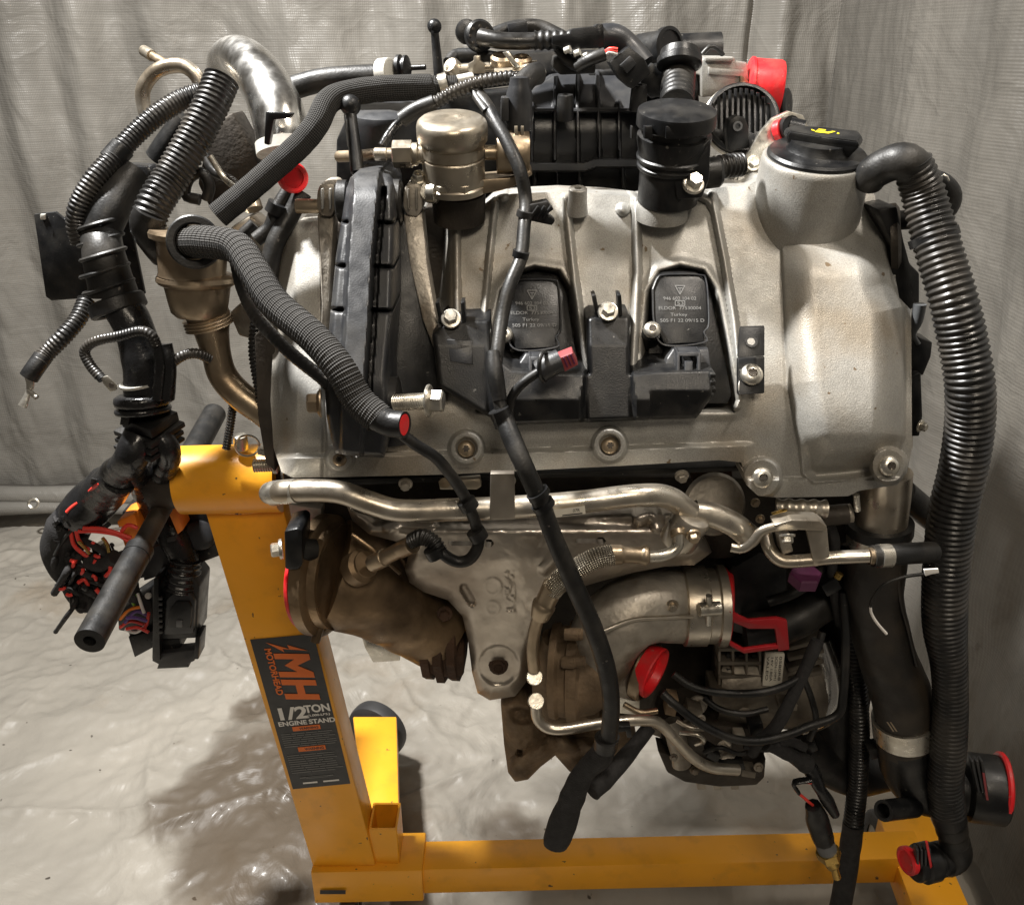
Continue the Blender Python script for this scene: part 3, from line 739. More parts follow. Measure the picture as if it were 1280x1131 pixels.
def torx(p, r, axis=NC, m=None, parent=None):
    o = lathe('bolt', p, axis, [(r, 0), (r, r*0.25), (r*0.9, r*0.45), (r*0.6, r*0.62), (r*0.42, r*0.66), (r*0.4, r*0.3), (0.05, r*0.3)], m or M['zinc'], parent or EN, 24, 40)
    q = at(*p); k = mpp(*p); ax = Vector(axis).normalized()
    qq = ax.to_track_quat('Z', 'Y'); n = 24
    V = [(q+ax*(r*k*0.665)+qq @ Vector(((0.34+0.1*math.cos(6*a))*r*k*math.cos(a), (0.34+0.1*math.cos(6*a))*r*k*math.sin(a), 0)))[:] for a in np.linspace(0, 2*math.pi, n, endpoint=False)]
    finish('socket', V, [list(range(n))], M['block'], o, 0)
    return o

COVT = smooth_tab([100, 240, 300, 400, 470, 520, 560, 700], [1.077, 1.0, 0.967, 0.912, 0.873, 0.851, 0.845, 0.835], 20)
def cov_base(x, y):
    return COVT(y)
PK2 = [(800, 512), (806, 430), (812, 365), (826, 341), (850, 334), (878, 340), (892, 362), (906, 425), (921, 500), (915, 512)]
PK1 = [(598, 512), (614, 430), (628, 365), (643, 343), (668, 335), (698, 340), (712, 362), (722, 425), (736, 500), (736, 512)]
HUMP = [(978, 300), (996, 268), (1085, 258), (1106, 296), (1114, 352), (1128, 384), (1129, 545), (1112, 592), (1050, 600), (1018, 603), (1004, 592), (1001, 560), (987, 480)]
def cover_depth(x, y):
    Y = cov_base(x, y)
    h = 0*x
    # central body vs recessed chain valley on the left
    val = sst(566, 545, x)*sst(250, 268, y)*sst(508, 470, y)*sst(400, 420, x)
    h = h-0.085*val
    # lower flange lip stands proud
    fl_y = np.interp(x, [340, 560, 750, 925, 940], [572, 567, 562, 556, 556])
    h = h-0.012*sst(-6, 0, 0*x)+0.012*sst(fl_y-5, fl_y+2, y)*sst(945, 930, x)
    # coil pockets
    for pk in (PK1, PK2):
        d = sd_poly(x, y, pk); h = h-0.046*sst(4, -9, d)
        h = h+0.004*np.exp(-((d-6)/6.)**2)
    # ribs
    rb = np.zeros_like(x)
    for pts, w, hh in (([(571, 249), (571, 330), (572, 398)], 5.5, 0.012), ([(619, 252), (611, 330), (604, 410)], 5, 0.011),
                       ([(707, 248), (716, 330), (731, 440), (742, 500)], 6, 0.014), ([(795, 249), (797, 340), (792, 430), (788, 500)], 6.5, 0.014),
                       ([(890, 244), (905, 320), (918, 400), (926, 470), (920, 508)], 6, 0.014), ([(878, 246), (886, 250), (893, 262)], 6, 0.012)):
        rb = np.maximum(rb, rib(x, y, pts, w, hh))
    h = h+rb
    # small bosses on the top rail
    for bx, by, r in ((628, 246, 8), (779, 262, 9), (775, 246, 0)):
        if r: h = h+0.012*np.sqrt(np.clip(1-((x-bx)**2+(y-by)**2)/r**2, 0, 1))
    # right hump (rounded chain housing) 
    d = sd_poly(x, y, HUMP)
    h = h+0.034*(0.5*np.sqrt(np.clip(1-np.clip((d+26)/30., 0, 1)**2, 0, 1))+0.5*sst(4, -40, d))*sst(4, 0, d)*sst(255, 350, y)
    h = h-0.028*sst(540, 604, y)*sst(4, -12, d)
    # a soft crest between face and hump up to the filler neck
    h = h+0.003*np.exp(-((x-990)/20)**2)*sst(300, 340, y)*sst(470, 380, y)
    # corner flanges
    for bx, by, r in ((952, 597, 24), (1111, 582, 22), (583, 560, 21), (762, 556, 21), (425, 573, 17)):
        q = np.hypot(x-bx, y-by)
        h = np.where(q < r+3, h*(sst(r-2, r+3, q))+(0.016)*(1-sst(r-2, r+3, q)), h)
        h = h-0.009*sst(r*0.62+1.5, r*0.62-1.5, q)*(1 if by < 565 else 0.0)
    # flange on the lower right
    h = h+0.006*sst(-3, 3, y-598)*sst(930, 940, x)
    # left pale end panel: rolls away to the left
    h = h-0.030*sst(372, 340, x)**1.0*sst(600, 560, y)-0.012*sst(412, 400, x)*sst(400, 410, x)
    h = h+0.0002*(fbm(x/9, y/9, 2)-0.5)
    return Y-h
COV = [(352, 590), (342, 560), (338, 500), (342, 420), (350, 330), (360, 290), (372, 278), (410, 275), (470, 265), (530, 258), (548, 264), (558, 284), (590, 282), (600, 262), (616, 248), (640, 243),
       (700, 240), (760, 243), (800, 248), (870, 240), (905, 234), (935, 232), (952, 222), (1080, 222), (1094, 246), (1102, 290), (1117, 306), (1119, 345), (1124, 372), (1139, 388), (1140, 560), (1134, 590), (1122, 606), (1075, 613), (1060, 620), (975, 622), (948, 620),
       (933, 606), (927, 578), (900, 575), (780, 582), (700, 586), (560, 593), (430, 596), (366, 597)]
cover = relief('valve_cover', COV, cover_depth, M['alu'], EN, cell=1.1, thick=0.05)
# oil filler neck, cap
NY = 1.0
neck = lathe('filler_neck', (1021, 196, NY), AX, [(72, -140), (70, -90), (68, -40), (67, -8), (66, -2), (64, 0), (61, 0), (60, -6), (0.1, -6)], M['alu'], cover, 64, 40)
cap = lathe('oil_filler_cap', (1021, 195, NY), AX, [(61, -5), (61, 3), (58, 6), (46, 7), (40, 9), (37, 14), (36, 20), (0.1, 21)], M['plastic'], EN, 48)
o = at(1021, 195, NY); k = mpp(1021, 195, NY)
# grip bar of the cap
bm = bmesh.new()
ang = math.radians(-20); ca, sa = math.cos(ang), math.sin(ang)
q = AX.to_track_quat('Z', 'Y')
xr = q.inverted() @ Vector((1, 0, 0)); yr = q.inverted() @ Vector((0, 1, 0))
def capw(a, b, h):   # a along the picture's right, b away from the viewer
    a, b = a*ca-b*sa, a*sa+b*ca
    v = Vector((1, 0, 0))*a+AX.cross(Vector((1, 0, 0))).normalized()*b+AX*h
    return o+v*k
def grip_pts(h, s): return [capw(a, b, h) for a, b in ((-40*s, -12*s), (0, -20*s), (46*s, -24*s), (50*s, 0), (44*s, 20*s), (0, 19*s), (-40*s, 13*s), (-46*s, 0))]
vb = [bm.verts.new(p) for p in grip_pts(8, 0.80)]; vm = [bm.verts.new(p) for p in grip_pts(24, 1.0)]; vt = [bm.verts.new(p) for p in grip_pts(30, 0.93)]
for lo_, hi_ in ((vb, vm), (vm, vt)):
    for i in range(8): bm.faces.new([lo_[i], lo_[(i+1) % 8], hi_[(i+1) % 8], hi_[i]])
bm.faces.new(vt)
bmesh.ops.bevel(bm, geom=bm.edges[:], offset=0.0012, segments=2, affect='EDGES')
from_bm('grip', bm, M['plastic'], cap)
def sym(poly, name):
    V = [capw(a, b, 30.4)[:] for a, b in poly]
    finish(name, V, [list(range(len(poly)))], M['yellow'], cap, 0)
sym([(-8, -6), (8, -6), (16, 5), (12, 5), (6, -1), (3, 3), (-6, 3)], 'oil_can_symbol'); sym([(-2, 3.3), (1, 3.3), (1, 6), (4, 6), (4, 8), (-5, 8), (-5, 6), (-2, 6)], 'oil_can_symbol'); sym([(-13, 0), (-8.4, -3), (-8.4, 0), (-13, 4)], 'oil_can_symbol')
sym([(18, 1), (20, 1), (20.5, -3), (19, -4.5), (17.5, -3)], 'oil_can_symbol')
# dark mouth at the right edge of the cover (cam sensor recess)
prism('end_plug', [(1098, 262), (1122, 258), (1130, 300), (1138, 330), (1150, 342), (1150, 380), (1132, 392), (1122, 372), (1112, 352), (1116, 310)], 0.955, 0.05, M['plastic'], EN, 3)
lathe('seal_disc', (1112, 300, 0.985), (1, -0.35, 0.2), [(44, 0), (44, 8), (38, 12), (30, 12), (28, 6), (0.1, 6)], M['block'], EN, 40)
# bosses
b1 = lathe('boss', (722, 246, 0.985), AX, [(14, -22), (12, -4), (11.5, 10), (10.5, 11), (4.5, 11), (4.2, 2), (0.1, 2)], M['alu'], cover, 28)
lathe('dome', (828, 250, 0.985), AX, [(34, -22), (32, -6), (28, 6), (18, 14), (0.1, 16)], M['alu'], cover, 40, 60)
# cover bolts
for x, y, r, Y in ((583, 561, 11, 0.838), (762, 557, 11, 0.838), (425, 574, 9, 0.83)): torx((x, y, Y), r, (0, -0.9, 0.45), M['bronze'], cover)
torx((952, 597, 0.826), 13.5, (0, -0.92, 0.4), None, cover); torx((1111, 582, 0.828), 13, (0, -0.92, 0.4), None, cover)
for x, y, Y in ((940, 203, 0.955), (962, 604, .824)):
    pass
decal('flat_pad', [(967, 585), (986, 583), (996, 612), (966, 614)], 0.8235, M['cream'], cover) if False else None
# small bracket with one screw on the face
bx = lambda x, y: cov_base(x, y)-0.006
prism('clip_bracket', [(922, 448), (956, 446), (956, 492), (922, 494)], bx, 0.006, M['plastic'], EN, 1.5)
br = prism('clip_bracket', [(925, 409), (956, 408), (956, 445), (922, 447)], lambda x, y: cov_base(x, y)-0.022, 0.004, M['plastic'], EN, 1.2)
lathe('bolt_hole', (939, 427, cov_base(939, 427)-0.0225), NC, [(8, -1), (8, 1), (5, 1), (5, -1)], M['plastic'], br, 20)
lathe('bolt_hole_light', (939, 427, cov_base(939, 427)-0.0232), NC, [(5, 0), (4.8, 0.4), (0.1, 0.4)], M['alu'], br, 16)
torx((939, 469, cov_base(939, 469)-0.007), 14, NC)
# ignition coils in the pockets
def coil(dx, dy, pts, full):
    Yf = lambda x, y: cov_base(x, y)-0.002
    poly = [(x+dx, y+dy) for x, y in pts]
    c = prism('ignition_coil', poly, Yf, 0.03, M['plastic'], EN, 2.2)
    Yi = lambda x, y: cov_base(x, y)-0.0026
    rim = [at(x, y, yof(Yi, x, y))[:] for x, y in poly]
    C, S = spline(np.array(rim+[rim[0]]), 90); sweep('rim', C, np.full(90, 0.0011), M['plastic_grey'], c, 6)
    return c, Yi
CO = [(816, 362), (822, 348), (831, 344), (873, 344), (883, 352), (886, 404), (880, 415), (881, 428), (830, 431), (818, 404)]
for dx, dy, fx in ((0, 0, 0), (-185, 6, 0)):
    c, Yi = coil(dx, dy, CO, True)
    tx = lambda s, x, y, fit, h: text_px('lettering', s, (x+dx, y+dy), (1, 0), (-0.03, -1), Yi, M['greyprint'], c, h, fit=fit)
    tx('946 602 104 02', 829, 375, 41, 4.2); tx('ELDOR  77530004', 823, 387, 53, 4.2); tx('Turkey', 838, 395, 21, 4); tx('505 F1 22 09/15 D', 825, 402.5, 55, 4.2); tx('53', 846, 381, 8, 3.8)
    for a, b in (((844, 357), (856, 357)), ((856, 357), (850, 368)), ((850, 368), (844, 357)), ((847, 360), (853, 360)), ((850, 360), (850, 366)), ((844, 376), (856, 376)), ((844, 382), (856, 382)), ((844, 376), (844, 382)), ((856, 376), (856, 382))):
        ax_, ay_ = a; bx_, by_ = b; L = math.hypot(bx_-ax_, by_-ay_); nx_, ny_ = -(by_-ay_)/L*0.45, (bx_-ax_)/L*0.45
        decal('emblem_line', [(ax_+nx_+dx, ay_+ny_+dy), (bx_+nx_+dx, by_+ny_+dy), (bx_-nx_+dx, by_-ny_+dy), (ax_-nx_+dx, ay_-ny_+dy)], Yi, M['greyprint'], c)
    lathe('screw_tower', (815+dx, 416+dy, cov_base(815, 410)-0.0), NC, [(13, -30), (12, 0), (11.5, 4), (0.1, 4)], M['plastic'], c, 24)
    torx((815+dx, 413+dy, cov_base(815, 410)-0.006), 11, NC, None, c)
    # connector throat of the coil
    prism('coil_connector', [(x+dx, y+dy) for x, y in ((834, 448), (842, 436), (886, 436), (890, 468), (828, 470))], lambda x, y: cov_base(x, y)-0.006, 0.03, M['grey_plastic' if False else 'plastic_grey'], c, 2)
    for (x0, y0, x1, y1) in ((846, 440, 850, 480), (872, 440, 876, 480), (856, 452, 866, 482), (848, 440, 874, 445)):
        prism('latch', [(x+dx, y+dy) for x, y in rect(x0, y0, x1, y1)], lambda x, y: cov_base(x, y)-0.024, 0.018, M['plastic_grey'], c, 0.8)
for pk, nm in ((PK1, 0), (PK2, 0)):       # black plate added in each coil pocket to stand for its deep shade
    cxp = sum(p[0] for p in pk)/len(pk); cyp = sum(p[1] for p in pk)/len(pk)
    prism('pocket_shade', [(cxp+(x-cxp)*.9, cyp+(y-cyp)*.93) for x, y in pk], lambda x, y: cov_base(x, y)+0.020, .012, M['rubber'], EN, 2)
# coil rail: black moulding with towers
RAIL = [(540, 418), (556, 400), (613, 398), (615, 440), (640, 460), (735, 466), (733, 398), (739, 394), (786, 393), (789, 398), (788, 466), (817, 462), (888, 460), (893, 466), (892, 494), (870, 523), (760, 527), (632, 532), (600, 515), (548, 484)]
def rail_depth(x, y):
    ledge = np.where(x < 616, 432.0, np.where((x > 730) & (x < 792), 432.0, np.where(x > 812, 490.0, 500.0)))
    blend = sst(606, 622, x)*(1-sst(724, 736, x))+sst(786, 796, x)
    ledge = 432*(1-blend)+blend*np.where(x > 812, 488.0, 500.0)
    top = cov_base(x, np.minimum(y, ledge))-0.026
    front = top-np.maximum(0, y-ledge)*0.00034*(1-blend)
    d = sd_poly(x, y, RAIL)
    return front+0.006*np.clip((d+5)/5, 0, 1)**2
rail = relief('coil_rail', RAIL, rail_depth, M['plastic'], EN, cell=2.0, thick=0.06)
prism('rail_window', [(558, 424), (590, 426), (591, 456), (563, 452)], lambda x, y: rail_depth(x, y)-0.001, 0.004, M['plastic_grey'], rail, 1)
for x, y in ((564, 397), (760, 388)):
    Yb = cov_base(x, y)-0.03
    for s in (-1, 1): prism('clip_arm', rbox(x+s*15, y-6, 5, 26, s*4-8), Yb, 0.02, M['plastic'], rail, 1)
    bolt((x, y+2, Yb-0.001), 13, (0.0, -0.8, 0.6), None, rail)
    lathe('screw_seat', (x, y+6, Yb+0.004), (0, -0.8, 0.6), [(17, -6), (17, 0), (0.1, 0)], M['plastic'], rail, 24)
# ribs on the right end of the rail
for i in range(3): prism('rail_rib', rect(888, 468+i*9, 895, 473+i*9), 0.842, 0.03, M['plastic'], rail, 0.8)
# loom plug with maroon insert lying over the left coil
cw = tube('coil_wire', [(636, 520, .805), (640, 496, .805), (656, 477, .805), (680, 461, .81)], 6, M['rubber'], EN)
lg = tube('coil_plug', [(676, 464, .81), (686, 457, .81), (700, 451, .812)], 15, M['plastic_grey'], EN, segs=10)
prism('plug_insert', [(698, 448), (716, 441), (723, 456), (706, 465)], .806, 0.02, M['maroon'], EN, 1.2)
for i in range(3): prism('terminal', rbox(707+i*4.5, 453-i*2, 1.6, 13, -22), .8045, 0.004, M['purple'], EN, 0.3)
C_ = [at(680+11*math.cos(t)*0.55, 458+18*math.sin(t), .808+0.012*math.cos(t)) for t in np.linspace(0, 2*math.pi, 25)]
sweep('plug_band', np.array([p[:] for p in C_]), np.full(25, 0.0022), M['plastic'], EN, 8)
# ------------------------------------------------------------------ upper engine: pump, breather, manifold, throttle
# high pressure fuel pump
PU = (568, 232, 0.97)
pump = lathe('fuel_pump', PU, AX, [(41, -3.6), (41, 3.6), (38.5, 5.3), (38.5, 35.6), (37, 37.4), (38.5, 39.2), (38.5, 51.6), (40, 53.4)], M['brass'], EN, 48)
lathe('pump_cap', PU, AX, [(40, 53.4), (42.5, 57.0), (43, 64.1), (43, 73.0), (41.5, 78.3), (37, 81.9), (12, 82.8), (10, 81.4), (0.1, 81.4)], M['brass'], pump, 48, 40)
lathe('pump_band', PU, AX, [(40, 4), (41, 6), (40.5, 12), (38, 13)], M['brass'], pump, 8, 20, ref=0.39)
prism('pump_plate', [(532, 234), (545, 229), (640, 222), (662, 212), (666, 218), (640, 235), (600, 244), (540, 246)], 0.955, 0.06, M['bronze'], EN, 1.5)
lathe('pump_base', (573, 240, 0.985), AX, [(33, -36), (34, 0), (0.1, 0)], M['block'], EN, 40)
lathe('plate_boss', (537, 240, 0.955), (0, -1, 0.3), [(13, -6), (13, 4), (11, 6), (0.1, 6)], M['zinc'], EN, 24)
bolt((524, 225, 0.975), 9, AX)
# pump inlet fitting (left) and pressure union (right)
tube('inlet_pipe', [(424, 196, 1.06), (446, 195, 1.03), (470, 193, .99), (492, 192, .97)], 7, M['bronze'], EN)
lathe('hex_nut', (491, 193, 0.96), (1, 0, 0.02), [(15, 0), (16.5, 1), (16.5, 24), (15, 25)], M['brass'], EN, 6, 20, ref=0.5)
lathe('union_ring', (514, 193, 0.96), (1, 0, 0), [(13, 0), (14, 2), (14, 8), (11, 9), (11, 13), (14, 14), (14, 20)], M['gold' if False else 'brass'], EN, 24)
lathe('inlet_sleeve', (467, 193, 0.965), (1, 0, 0), [(6, 0), (8, 2), (8, 16), (6, 17), (6, 25)], M['brass'], EN, 20)
lathe('pressure_union', (606, 191, 0.965), (1, 0.05, 0), [(9, 0), (9, 14), (25, 15), (26, 17), (26, 52), (25, 55), (0.1, 55)], M['bronze'], EN, 40)
# sensor plug with grey shroud above the union
lathe('sensor_plug', (649, 164, 0.975), (0, -0.05, 1), [(11, -12), (11, 0), (16, 1), (16, 44), (13, 52), (11, 62), (0.1, 64)], M['plastic_grey'], EN, 28)
prism('plug_latch', rect(626, 122, 636, 152), 0.96, 0.03, M['plastic_grey'], EN, 1.5)
for x in (643, 651): prism('terminal', rect(x, 158, x+4, 170), 0.955, 0.01, M['brass'], EN, 0.5)
tube('plug_boot', [(650, 110, .975), (662, 96, .99), (672, 92, 1.0)], 13, M['rubber'], EN, rough=.05)
# loom over the pump: corrugated, sleeve, taped tail
tube('pump_loom', [(541, 131, 1.0), (570, 114, 1.0), (600, 103, 1.0), (640, 97, 1.0), (650, 104, .99)], 8, M['conduit'], EN, corr=6, amp=.1)
tube('loom_sleeve', [(502, 150, 1.0), (520, 138, 1.0), (543, 129, 1.0)], 10, M['rubber'], EN)
tube('taped_wire', [(478, 183, .985), (484, 172, .99), (494, 158, 1.0), (506, 147, 1.0)], 6, M['tape'], EN, rough=.1)
# main cable down over the cover
CB = [(596, 118, 1.0), (608, 132, .985), (620, 154, .965), (636, 182, .945), (650, 214, .93), (657, 250, .925), (655, 285, .905), (651, 322, .885), (637, 358, .865), (628, 395, .85), (622, 437, .825), (619, 468, .81), (624, 500, .80), (631, 525, .792)]
tube('loom_cable', [(596, 112, 1.0, 9), (600, 122, .995, 11), (612, 140, .975, 10)], 10, M['rubber'], EN, flat=.6)
tube('loom_cable', CB, 8.5, M['rubber'], EN, step=4)
tube('loom_cable', [(616, 440, .82, 9), (619, 468, .807, 11), (625, 500, .798, 9)], 10, M['rubber'], EN)
for p in ((656, 268, .912), (651, 318, .885)): tube('cable_tie', [(p[0]+1, p[1]-4, p[2]), (p[0]-1, p[1]+4, p[2])], 10.5, M['plastic'], EN)
prism('cable_clip', [(662, 256), (684, 252), (692, 262), (684, 268), (694, 276), (690, 282), (662, 276)], .915, .02, M['plastic'], EN, 1)
for dx in (0, 8, 16): prism('cable_clip', rbox(668+dx, 266, 3, 18, 35), .908, .01, M['plastic'], EN, .5)
lower = tube('loom_cable', [(629, 520, .792, 12), (640, 548, .775, 12.5), (655, 582, .76, 12), (676, 628, .755, 11.5), (691, 668, .755, 11.5), (714, 722, .755, 12), (741, 783, .76, 12), (758, 835, .765, 12), (764, 880, .77, 11), (761, 922, .775, 11)], 12, M['rubber'], EN, step=4)
tube('loom_joint', [(623, 512, .79), (631, 531, .788)], 14, M['tape'], EN, rough=.08)
for p in ((673, 617), (679, 631)): tube('cable_tie', [(p[0]-2, p[1]-3, .755), (p[0]+2, p[1]+3, .755)], 15, M['plastic'], EN)
tube('loom_cable', [(762, 918, .775, 13), (750, 945, .78, 16), (728, 968, .785, 15), (712, 1005, .79, 17), (701, 1035, .79, 19), (694, 1056, .79, 15)], 15, M['cloth_tape'], EN, hollow=.6, rough=.03, flat=.7)
tube('loom_cable', [(812, 908, .86, 8), (790, 936, .84, 10), (765, 965, .815, 11), (740, 990, .79, 12)], 10, M['cloth_tape'], EN, rough=.06)
tube('cable_tie', [(758, 922, .775), (757, 934, .776)], 15, M['plastic'], EN); prism('cable_clip', [(770, 908), (788, 908), (790, 922), (784, 922), (782, 914), (770, 916)], .79, .01, M['plastic'], EN, .8)

# crankcase breather valve on the cover
BV = (834, 250, 0.985)
bv = lathe('breather_valve', BV, AX, [(34, -4), (37, -1), (37.5, 39.6), (41, 41.4), (42, 43.2), (42, 45.9), (40, 47.7), (40, 50.4), (43, 52.2), (43.5, 55.8), (41.5, 57.6), (42, 63.0), (44.5, 75.6), (44.5, 81.0), (40, 82.8), (39, 95.4)], M['plastic'], EN, 56)
lid = lathe('breather_lid', BV, AX, [(39, 90.0), (45.5, 90.9), (46.8, 92.7), (46.8, 105.3), (46, 108.9), (40, 111.2), (18, 113.9), (0.1, 114.3)], M['plastic'], bv, 56)
for a in (-0.55, 0.28, 0.9, -1.35):
    w_ = 0.13 if a != 0.28 else 0.32
    cs = [BV[0]+45*math.sin(a-w_), BV[0]+45*math.sin(a+w_)]
    prism('lid_latch', [(cs[0], 158), (cs[1], 158), (cs[1], 174), (cs[0], 174)], .985-.0395*math.cos(a)-.02, .012, M['plastic'], lid, 1)
prism('breather_arm', [(840, 212), (868, 196), (884, 172), (889, 178), (887, 224), (878, 248), (846, 250)], 0.945, 0.06, M['plastic'], bv, 3)
prism('breather_clip', [(873, 152), (881, 150), (884, 172), (876, 176)], 0.95, 0.02, M['plastic'], bv, 1)
tube('arm_edge', [(840, 210, .94), (866, 196, .94), (886, 176, .945)], 2.5, M['plastic'], bv, segs=8)
bolt((866, 231, 0.945), 14, (0.1, -0.75, 0.65), None, bv)
tube('breather_hose', [(846, 132, 1.05), (847, 112, 1.08), (848, 90, 1.12), (849, 76, 1.13)], 21, M['rubber'], EN, corr=9, amp=.03, segs=24)
lathe('hose_collar', (849, 84, 1.10), (0.05, 0.5, 1), [(25, 0), (28, 2), (28, 10), (25, 12), (24, 20), (21, 22)], M['plastic'], EN, 32)
tube('vent_hose', [(876, 215, .99), (900, 209, .99), (926, 206, 1.0)], 14, M['conduit'], EN, corr=6, amp=.07)
lathe('hose_collar', (872, 218, .985), (1, 0.05, 0.1), [(13, 0), (19, 3), (19, 26), (16, 30)], M['plastic'], EN, 24)

# intake manifold: ribbed black moulding
MAN = [(642, 250), (640, 150), (660, 118), (690, 96), (740, 88), (812, 92), (828, 120), (830, 250)]
def man_depth(x, y):
    Y = 1.13+0.0*x
    Y = Y+0.10*((y-170)/90.0)**2*np.where(y < 170, 1, 0.1)
    h = 0*x
    for pts in ([(694, 92), (693, 200)], [(721, 90), (723, 204)], [(747, 90), (750, 204)], [(773, 128), (775, 204)], [(666, 130), (664, 204)], [(800, 100), (802, 204)]):
        h = np.maximum(h, 0.022*sst(2.6, 1.6, sd_line(x, y, pts)))
    h = np.maximum(h, 0.022*sst(3.5, 2.5, sd_line(x, y, [(640, 138), (830, 138)])))
    h = np.maximum(h, 0.030*sst(6.5, 5, sd_line(x, y, [(640, 209), (730, 209), (745, 204), (830, 204)])))
    for xx in (668, 696, 724, 778): h = np.maximum(h, 0.02*sst(2.6, 1.6, sd_line(x, y, [(xx, 212), (xx+2, 250)])))
    return Y-h
relief('intake_manifold', MAN, man_depth, M['plastic_grey'], EN, cell=1.6, thick=0.08)
for x, y in ((706, 150), (797, 138)): lathe('manifold_boss', (x, y, 1.10), (0, -0.15, 1), [(11, 0), (10, 28), (9, 30), (4, 30), (3.5, 20), (0.1, 20)], M['plastic'], EN, 24)
prism('manifold_side', [(420, 250), (420, 175), (436, 140), (470, 128), (520, 128), (560, 120), (655, 112), (655, 250)], 1.2, .1, M['plastic'], EN, 4)
prism('manifold_rear', [(560, 118), (560, 70), (690, 62), (862, 66), (872, 95), (885, 240), (820, 240), (815, 105), (690, 100)], 1.28, .1, M['plastic'], EN, 5)
lathe('manifold_dome', (482, 158, 1.14), AX, [(50, -20), (50, 16), (47, 22), (36, 25), (0.1, 26)], M['plastic_grey'], EN, 48)
prism('top_ledge', [(692, 70), (730, 66), (745, 82), (744, 92), (700, 94), (690, 84)], 1.12, .06, M['plastic'], EN, 2)
prism('top_ledge', [(735, 92), (830, 80), (868, 82), (874, 110), (868, 128), (800, 100), (740, 104)], 1.2, .06, M['plastic'], EN, 2)
# top hoses
gr = lathe('grommet', (600, 45, 1.14), (0.35, -0.9, 0.15), [(16, -8), (19, -6), (19, 2), (16, 5), (8, 5), (7, 2), (0.1, 2)], M['plastic'], EN, 32)
for i in range(8):
    a = i*math.pi/4; lathe('vent_pin', (600+12*math.cos(a), 45+12*math.sin(a), 1.13), (0.35, -0.9, 0.15), [(1.8, 0), (1.8, 2), (0.1, 2)], M['block'], gr, 10)
lathe('grommet', (584, 40, 1.16), (0.35, -0.9, 0.15), [(14, -6), (15, 0), (10, 3), (0.1, 3)], M['plastic'], EN, 28)
tube('breather_pipe', [(600, 46, 1.12), (625, 51, 1.11), (660, 52, 1.11), (680, 50, 1.11)], 10, M['conduit'], EN)
tube('pipe_boot', [(668, 51, 1.11), (712, 50, 1.11)], 11, M['rubber'], EN, corr=8, amp=.08)
tube('breather_pipe', [(608, 48, 1.15), (640, 36, 1.16), (672, 34, 1.17), (700, 46, 1.16)], 9, M['rubber'], EN)
prism('hose_tab', [(634, 30), (658, 26), (660, 40), (636, 42)], 1.13, .02, M['plastic_grey'], EN, 1)
prism('quick_connector', [(690, 45), (712, 42), (714, 36), (744, 33), (746, 30), (754, 30), (756, 60), (714, 62), (690, 56)], 1.09, .04, M['plastic'], EN, 2)
tube('elbow_pipe', [(748, 47, 1.11), (768, 46, 1.11), (785, 58, 1.11), (805, 82, 1.10)], 15, M['plastic_grey'], EN)
prism('wire_connector', [(762, 78), (786, 58), (806, 74), (814, 92), (790, 112), (776, 100)], 1.07, .04, M['plastic'], EN, 2)
prism('connector_latch', [(775, 82), (788, 70), (796, 80), (784, 92)], 1.062, .012, M['plastic_grey'], EN, 1)
tube('loom_sleeve', [(722, 84, 1.09), (740, 74, 1.08), (756, 68, 1.08)], 8, M['rubber'], EN)
tube('loom_sleeve', [(698, 60, 1.12), (710, 76, 1.11), (724, 84, 1.10)], 7, M['rubber'], EN)
for i, mm in enumerate(('wire_red', 'wire_red', 'wire_white')): tube('plug_wire', [(754, 67+i*2, 1.078), (762, 61+i*2, 1.072), (772, 62+i*3, 1.07)], 2, M[mm], EN, segs=8)
# elbow box to the right of the connector
prism('resonator', [(796, 96), (816, 78), (832, 96), (838, 120), (812, 124)], 1.12, .05, M['plastic'], EN, 3)
# round capped cylinder at the back
lathe('rear_cylinder', (836, 58, 1.26), (0.55, -0.8, 0.1), [(20, -50), (20, -8), (23, -6), (23, 2), (19, 3), (18, 0), (0.1, 0)], M['plastic'], EN, 36)
tube('rear_pipe', [(796, 66, 1.3), (900, 62, 1.3)], 20, M['plastic'], EN)
# fuel rail on top
tube('fuel_rail', [(558, 88, 1.12), (585, 86, 1.12), (620, 84, 1.12), (655, 84, 1.12), (672, 82, 1.12)], 6, M['brass'], EN)
tube('fuel_rail_hose', [(562, 80, 1.14, 9), (570, 71, 1.15, 9), (590, 69, 1.15, 8), (620, 72, 1.15, 7)], 8, M['rubber'], EN)
lathe('rail_elbow', (565, 84, 1.12), (-0.5, -0.6, 0.5), [(11, -8), (11, 2), (9, 5), (0.1, 5)], M['brass'], EN, 24)
prism('rail_block', [(585, 80), (592, 76), (592, 70), (600, 70), (600, 76), (606, 80), (606, 92), (585, 93)], 1.10, .03, M['brass'], EN, 1.2)
for x, y, r in ((628, 72, 15), (652, 74, 13)):
    lathe('injector_cup', (x, y+8, 1.11), (0, -0.35, 1), [(r, 0), (r, 8), (r-3, 11), (r-6, 8), (0.1, 8)], M['bronze'], EN, 28)
tube('crossover_pipe', [(618, 92, 1.09), (640, 91, 1.09), (662, 86, 1.09), (672, 94, 1.07)], 6, M['brass'], EN)
prism('rail_bridge', [(628, 66), (636, 64), (650, 84), (644, 86)], 1.08, .01, M['zinc'], EN, .8)
for x, y in ((706, 62), (718, 66), (728, 70)): lathe('pale_fitting', (x, y+2, 1.09), (0.8, -0.4, 0.3), [(4, 0), (4, 8), (0.1, 9)], M['clear'], EN, 14)
tube('pale_fitting', [(660, 100, 1.05), (676, 90, 1.07)], 8, M['clear'], EN)
